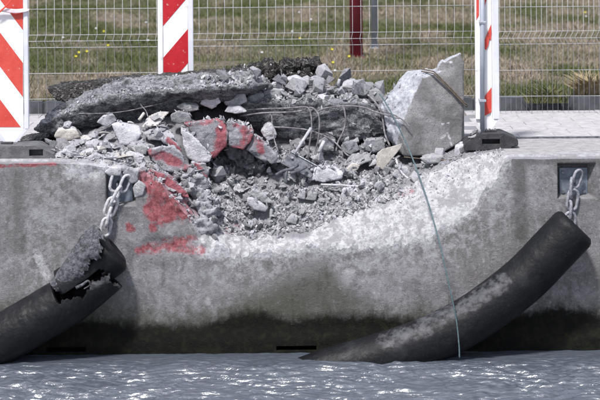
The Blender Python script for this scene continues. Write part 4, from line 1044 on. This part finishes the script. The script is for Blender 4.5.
# a top surface for pieces that lie on the slabs
bpy.context.view_layer.update()
dg = bpy.context.evaluated_depsgraph_get()
def drop(x, y, low=False):
    z0 = float(top_z(np.array([x]), np.array([y]))[0]) + .12 if low else 1.2
    hit, loc, nrm, _, ob, _ = SC.ray_cast(dg, Vector((x, y, z0)), Vector((0, 0, -1)))
    return loc, nrm, ob
LOOSE = []
for (pxr, yr, szr, kinds, cnt, tilt, label, grp, mats) in ZONES:
    k = 0; tries = 0
    while k < cnt and tries < cnt * 8:
        tries += 1
        y = random.uniform(*yr); px_ = random.uniform(*pxr); x = (px_ - 300) * (D + y) / F
        loc, nrm, ob = drop(x, y, px_ < 400 and .25 < y < 1.04 and pxr[0] > 200 and (random.random() < .8 or yr[0] == .84))
        if loc is None or ob is None or ob.name.startswith(('concrete_block', 'warning', 'rubber', 'panel', 'folded')): continue
        if ob.name.startswith('painted') or ob.name in ('asphalt_crumbs',): continue
        if (ob.name.startswith(('concrete_', 'mortar', 'painted'))) and random.random() < .75: continue
        sz = szr[0] + (szr[1] - szr[0]) * random.random() ** 1.7; kind = random.choice(kinds)
        me = variant(kind, random.randrange(12), random.choice(mats))
        o = bpy.data.objects.new('concrete_piece', me); COL.objects.link(o)
        o.location = (loc.x, loc.y, loc.z + sz * (.12 if kind == 'plate' else .27) + (.034 if 'bowl' in grp and 'left' not in grp else 0)); o.scale = (sz, sz, sz * random.uniform(.8, 1.2))
        qn = Vector((0, 0, 1)).rotation_difference((nrm * .7 + Vector((0, 0, .5))).normalized())
        o.rotation_euler = (qn @ Euler((random.gauss(0, tilt * .6), random.gauss(0, tilt * .6), random.uniform(0, 6.28))).to_quaternion()).to_euler()
        tag(o, label, 'rubble', grp); k += 1; LOOSE.append((o, kind, sz, me.materials[0].name))

MARKS = {'pale six-sided shard': (126, 134), 'cream curved plate': (156, 119), 'beige rounded chunk': (67, 134), 'long flat beige plate': (70, 144), 'pale knobbly chunk': (210, 100),
         'left chain niche': (120, 187), 'flat red-flecked slab': (168, 160), 'two long flat slivers': (258, 200), 'largest pale chunk': (326, 175), 'steel bracket': (300, 168),
         'folded grey sheet': (385, 158), 'white angular chunk': (464, 150), 'white boulder': (351, 86), 'dark angular top chunk': (319, 84), 'hooked wire pair': (313, 125),
         'pointed red-spotted slab': (266, 150), 'hanging curved wire': (341, 130), 'curved white strip': (405, 172), 'flat white shard': (236, 110), 'upright block': (420, 150),
         'squat grey chunk': (275, 95), 'right rim of the bowl': (360, 200), 'lip of the bowl': (290, 228), 'left board base': (40, 153)}
ORD = ['closest', 'second', 'third', 'fourth', 'fifth', 'sixth', 'seventh', 'eighth', 'ninth', 'tenth', 'eleventh', 'twelfth', 'thirteenth', 'fourteenth', 'fifteenth', 'sixteenth']
COLN = {'broken_concrete': 'light grey', 'grey_broken_concrete': 'mid grey', 'dark_broken_concrete': 'dark grey', 'chalky_concrete': 'whitish', 'beige_mortar': 'beige'}
bins = {}
for o, kind, sz, mn in LOOSE:
    a_, c_ = proj(np.array([tuple(o.location)])); a_, c_ = float(a_[0]), float(c_[0])
    nm = min(MARKS, key=lambda k_: math.hypot(MARKS[k_][0] - a_, (MARKS[k_][1] - c_) * 1.4)); dx_, dy_ = a_ - MARKS[nm][0], (c_ - MARKS[nm][1]) * 1.4
    side = ('right of' if dx_ > 0 else 'left of') if abs(dx_) > abs(dy_) else ('below' if dy_ > 0 else 'above')
    bins.setdefault((nm, side, mn, kind), []).append((math.hypot(dx_, dy_), o, sz))
for (nm, side, mn, kind), L_ in bins.items():
    L_.sort(key=lambda e: e[0])
    for i_, (_, o, sz) in enumerate(L_):
        what = ('small ' if sz < .055 else 'larger ' if sz > .10 else '') + COLN[mn] + (' flat plate' if kind == 'plate' else ' lump')
        o['label'] = f"{what}, {ORD[min(i_, 15)]} {side} the {nm}"

# gravel: thousands of crumbs nobody could count
def gravel():
    global dg
    bpy.context.view_layer.update(); dg = bpy.context.evaluated_depsgraph_get()
    rs = np.random.RandomState(21); base = []
    for i in range(14):
        p = rs.normal(size=(7, 3)); p /= np.linalg.norm(p, axis=1)[:, None]; p *= np.array([1, .55 + .3 * rs.rand(), .22 + .3 * rs.rand()]) * .5
        bm = hull_bm([[tuple(v) for v in p]]); bmesh.ops.triangulate(bm, faces=bm.faces); bm.verts.index_update()
        base.append((np.array([tuple(v.co) for v in bm.verts]), np.array([[v.index for v in f.verts] for f in bm.faces]))); bm.free()
    V = []; Fc = []; off = 0; bright = []
    def put(n, pxr, yr, s0, s1, pw=2.2, low=False):
        nonlocal off
        for _ in range(n):
            y = yr[0] + (yr[1] - yr[0]) * rs.rand(); x = (pxr[0] + (pxr[1] - pxr[0]) * rs.rand() - 300) * (D + y) / F
            loc, nrm, ob = drop(x, y, low)
            if loc is None or ob is None or ob.name.startswith(('warning', 'ballast', 'panel', 'folded', 'rim', 'paving_slab', 'kerb', 'water')): continue
            if nrm.z < (.6 if ob.name.startswith('broken_slab') else .15): continue
            if ob.name.startswith(('concrete_chunk', 'concrete_shard', 'mortar', 'concrete_block', 'painted', 'concrete_piece', 'concrete_chip')) and rs.rand() < .85: continue
            s = s0 + (s1 - s0) * rs.rand() ** pw; b_, f_ = base[rs.randint(14)]
            R = np.array(Euler((rs.rand() * 6, rs.rand() * 6, rs.rand() * 6)).to_matrix())
            V.append(b_ @ R.T * s + np.array([loc.x, loc.y, loc.z + s * .12])); Fc.append(f_ + off); off += len(b_)
            bright.append(np.full(len(b_), rs.rand()))
    put(5200, (205, 400), (.20, .66), .016, .080, 1.8)
    put(2500, (205, 400), (.20, .66), .008, .02)
    put(1800, (200, 400), (.6, 1.05), .02, .08)
    put(4200, (198, 400), (.30, 1.04), .016, .085, 1.9, True)
    put(900, (250, 400), (.84, 1.05), .03, .10, 1.5, True)
    put(3600, (45, 195), (.04, .75), .012, .06)
    put(500, (235, 380), (1.0, 1.6), .012, .045)
    put(2200, (385, 500), (.12, .85), .006, .030)
    put(700, (195, 420), (.03, .26), .004, .014)
    put(300, (100, 330), (.9, 1.5), .01, .04)
    me = bpy.data.meshes.new('gravel'); me.from_pydata(np.concatenate(V).tolist(), [], np.concatenate(Fc).tolist()); me.update()
    set_attr(me, 'shade', np.concatenate(bright))
    t = NT('gravel_concrete'); v = t.vec()
    c = t.mix(t.attr('shade'), (.21, .21, .225), (.56, .56, .60)); c = t.mix(t.math('MULTIPLY', t.ramp(t.noise(v, 60, 6, .75), .40, .60, 1, 0), .6), c, (.13, .13, .15))
    m = t.out(c, .9, t.bump(t.noise(v, 90, 4, .7), .5, .01))
    tag(link('gravel', me, m), kind='stuff', label='fine broken concrete gravel filling the bowl and heap', cat='gravel')
gravel()

# ------------------------------------------------------------------ bars, wires, rope
def rod(name, pts, r, mat, label, cat='wire', group=None, parent=None, res=5, seg=8):
    o = link(name, tube_mesh(name, [P(*p) for p in pts], r, seg, res=res), M[mat], parent, True); recentre(o); tag(o, label, cat, group); return o
W = [([(243, 110, .93), (262, 109, .90), (290, 108, .89), (303, 107, .86), (308, 108, .80), (311, 115, .78), (311.5, 130, .76), (309, 148, .78), (308, 160, .76)], .0085, 'hooked wire, left of the pair bent down over the middle slab'),
     ([(240, 116, .93), (262, 113, .90), (292, 112, .88), (304, 110, .86), (311, 107.5, .80), (317, 112, .77), (319.5, 122, .75), (318, 140, .74), (315.5, 152, .74), (319, 161, .70)], .0085, 'hooked wire, right of the pair bent down over the middle slab'),
     ([(316, 112, .86), (326, 108, .88), (345, 106, .90), (362, 107, .90), (376, 112, .86), (390, 116, .72), (399, 118.5, .64)], .008, 'long wire arching along the front of the middle slab'),
     ([(341, 106, .89), (344, 109, .86), (345.5, 120, .84), (343, 132, .83), (338, 142, .82), (336, 151, .80)], .009, 'curved wire hanging down at the middle slab centre right'),
     ([(274, 127, .86), (292, 128, .84), (312, 131, .82), (332, 140, .80), (345, 153, .74), (349, 156, .72)], .008, 'low wire running down to the right under the hooked pair'),
     ([(271.5, 108, .92), (272, 122, .88), (274, 138, .82), (278, 151, .76)], .0075, 'thin upright wire at the left end of the middle slab'),
     ([(309, 87, 1.2), (330, 87, 1.15), (352, 88, 1.1), (365, 93, 1.05), (376, 103, .95), (382, 116, .85), (385, 134, .78), (390, 146, .72)], .0095, 'thick wire arching from the heap top down beside the upright block'),
     ([(379, 110, .84), (392, 114, .70), (403, 120, .63), (410, 127, .62)], .007, 'short wire end resting on the upright block'),
     ([(64, 113, .70), (90, 113.5, .68), (120, 112, .66), (150, 106, .74), (175, 100, .82), (197, 94, .90)], .0045, 'thin pale wire across the face of the long dark slab'),
     ([(139.5, 100, .76), (141, 105, .72), (146, 111, .70), (148, 117, .66)], .0055, 'short bent wire hooked on the long dark slab'),
     ([(281, 69, 1.45), (282, 80, 1.2), (283, 89, 1.1)], .004, 'tiny upright wire in the black asphalt crumbs')]
for pts_, r_, l_ in W: rod('rebar_wire', pts_, r_ * .78, 'rebar', l_)
rod('pale_rod', [(311, 128, .70), (295, 153, .62)], .0125, 'pale_rod', 'pale thick rod leaning left between the hooked wires', 'rod', res=1)
rod('pale_rod', [(324, 141, .72), (319, 152, .68)], .015, 'pale_rod', 'short pale stub right of the hooked wires', 'rod', res=1)
rod('pale_rod', [(321, 184.5, .50), (345, 185.5, .47), (370, 187.5, .42)], .0085, 'pale_rod', 'thin pale rod lying flat in front of the largest pale chunk', 'rod')
rod('pale_rod', [(396, 159, .52), (399, 168, .46), (405, 176, .42), (416, 183, .36)], .009, 'pale_rod', 'curved white strip on the right rim of the bowl', 'rod')
rod('pale_rod', [(338, 86, 1.12), (339.5, 79, 1.12)], .012, 'pale_rod', 'small pale stub left of the white boulder', 'rod', res=1)
rod('pale_rod', [(139, 120, .56), (144, 113, .60)], .012, 'beige', 'stubby cream rod at the tip of the cream curved plate', 'rod', res=1)
rod('dry_twig', [(404, 157, .52), (425, 159, .46), (450, 160, .44), (470, 158, .5)], .005, 'strap', 'brown twig lying in front of the upright block', 'twig')
rp = rod('rope', [(379.5, 94, .86), (384, 100, .74), (394, 118, .60), (407, 145, .50), (415, 165, .32), (424, 190, .05), (431, 212, -.08), (440, 245, -.30), (449, 285, -.40), (456, 318, -.42), (459, 345, -.43), (459.5, 358, -.43)], .0056, 'rope', 'thin teal rope running from the upright block down to the water', 'rope', res=6)

# steel bracket with bars
br = empty('steel_bracket', P(300, 172, .55)); tag(br, 'dark steel bracket with two bolts and bent bars sticking in the bowl', 'bracket')
def toB(p): return P(*p) - br.location
a_, b2, c2, d2 = toB((291, 152, .66)), toB((320, 168, .60)), toB((310, 178, .54)), toB((281, 163, .58))
nrm = (b2 - a_).cross(d2 - a_).normalized(); nrm = nrm if nrm.y < 0 else -nrm
me = mesh_from('flat_plate', [a_, b2, c2, d2] + [v - nrm * .012 for v in (a_, b2, c2, d2)], [(0, 1, 2, 3), (7, 6, 5, 4), (0, 4, 5, 1), (1, 5, 6, 2), (2, 6, 7, 3), (3, 7, 4, 0)])
link('flat_plate', me, M['dark_steel'], br)
e_ = [v + (v - (a_ + b2) / 2).normalized() * 0 for v in (a_, b2)]
link('flange', tube_mesh('flange', [a_ + nrm * .004, b2 + nrm * .004], .008, 6), M['bolt'], br)
for (u, w) in ((.16, .38), (.86, .45)):
    q0 = a_ + (b2 - a_) * u + (d2 - a_) * w; link('bolt', tube_mesh('bolt', [q0, q0 + nrm * .02], .012, 6), M['chain'], br)
for pts_ in ([(276, 175, .46), (283, 171, .45), (291, 169, .47), (298, 165, .52)], [(290, 173.5, .46), (298, 171, .47), (306, 167, .54)], [(286, 183, .42), (286, 176, .44), (287, 170, .46)]):
    link('bent_bar', tube_mesh('bent_bar', [toB(p) for p in pts_], .0125, 8, res=4), M['dark_steel'], br, True)

# ------------------------------------------------------------------ flowers and weeds
def flower(px_, py_, Yy, s, mat, label, grp):
    g = P(px_, py_, Yy); gz_ = float(ground_z(np.array([g.x]), np.array([g.y]))[0]); rs = random.Random(int(px_ * 7 + py_))
    root = empty('wild_flower', (g.x, g.y, gz_)); tag(root, label, 'flower', grp); hh = max(.05, g.z - gz_)
    link('stem', tube_mesh('stem', [(0, 0, -.02), (rs.uniform(-.01, .01), 0, hh * .6), (0, 0, hh)], .003, 5, res=3), M['leaf'], root)
    vs, fs = [], []; n = 9
    for k in range(n):
        a = 6.283 * k / n; i = len(vs); d = Vector((math.cos(a), math.sin(a) * .6 - .3, math.sin(a) * .6)); e = Vector((-math.sin(a), 0, math.cos(a))) * .3
        vs += [(0, 0, hh), tuple(Vector((0, 0, hh)) + (d + e) * s), tuple(Vector((0, -.004, hh)) + d * s * 1.25), tuple(Vector((0, 0, hh)) + (d - e) * s)]; fs.append((i, i + 1, i + 2, i + 3))
    link('petals', mesh_from('petals', vs, fs), mat, root)
def ydist(py_): return min(24, F * H * .95 / (py_ - HOR) - D)
for (a, c) in ((79, 52), (87, 51), (76, 56), (104, 31), (108, 45), (332, 49), (333, 62), (349, 56), (357, 48), (345, 73), (356, 49), (585, 12), (300, 100 - 62)):
    flower(a, c, ydist(c + 6), .013, M['yellow'], 'small yellow flower in the grass beyond the fence', 'yellow flowers in the grass')
for (a, c) in ((96, 28), (63, 37), (299, 12), (311, 19), (292, 31), (262, 52), (335, 70), (586, 16), (148, 40), (146, 22)):
    flower(a, c, ydist(c + 6), .012, M['white_petal'], 'small white flower head in the grass beyond the fence', 'white flowers in the grass')
def weed(px_, Yy, h, n, mat, name, label, grp):
    b = P(px_, 100, Yy); root = empty(name, (b.x, Yy, .09)); tag(root, label, 'weed', grp); rs = random.Random(int(px_ * 13)); vs = []; fs = []; ss = []
    for k in range(n):
        a = rs.uniform(0, 6.28); l = h * rs.uniform(.5, 1.0); d = Vector((math.cos(a) * .5, math.sin(a) * .5, 1)).normalized(); p0 = Vector((rs.uniform(-.05, .05), rs.uniform(-.04, .04), -.02))
        side = d.cross(Vector((0, 1, 0))).normalized() * h * (.022 if mat.name == 'dry_stalk' else .04); tip = p0 + d * l + Vector((math.cos(a), math.sin(a), -.3)) * l * .35; mid = p0 + d * l * .6; i = len(vs)
        vs += [tuple(p0 - side * .4), tuple(p0 + side * .4), tuple(mid + side), tuple(mid - side), tuple(tip)]; fs += [(i, i + 1, i + 2, i + 3), (i + 3, i + 2, i + 4)]
    link('leaves', mesh_from('leaves', vs, fs), mat, root)
    link('stalk', tube_mesh('stalk', [(0, 0, -.03), (.01, 0, h * .5), (-.01, 0, h * 1.05)], .004, 5, res=3), mat, root)
for i, (a, h, mt, l_) in enumerate(((532, .16, 'leaf', 'low green weed in front of the kerb, leftmost at the right panel'), (541, .20, 'leaf', 'green weed with a straw stalk left of the tallest kerb weed'), (552, .24, 'leaf', 'tallest leafy weed at the kerb behind the right fence panel'), (563, .16, 'leaf', 'small leafy weed right of the tallest kerb weed'),
                     (590, .36, 'straw', 'tall dry straw tuft at the right picture edge'), (583, .28, 'straw', 'shorter dry straw tuft left of the tall one at the right edge'), (598, .34, 'straw', 'dry straw tuft cut by the right picture edge'), (409, .20, 'straw', 'dry tuft left of the upright block by the fence'))):
    weed(a, 3.28 if i < 4 else 3.55, h, 34 if mt == 'leaf' else 110, M[mt], 'weed', l_, 'weeds along the kerb')
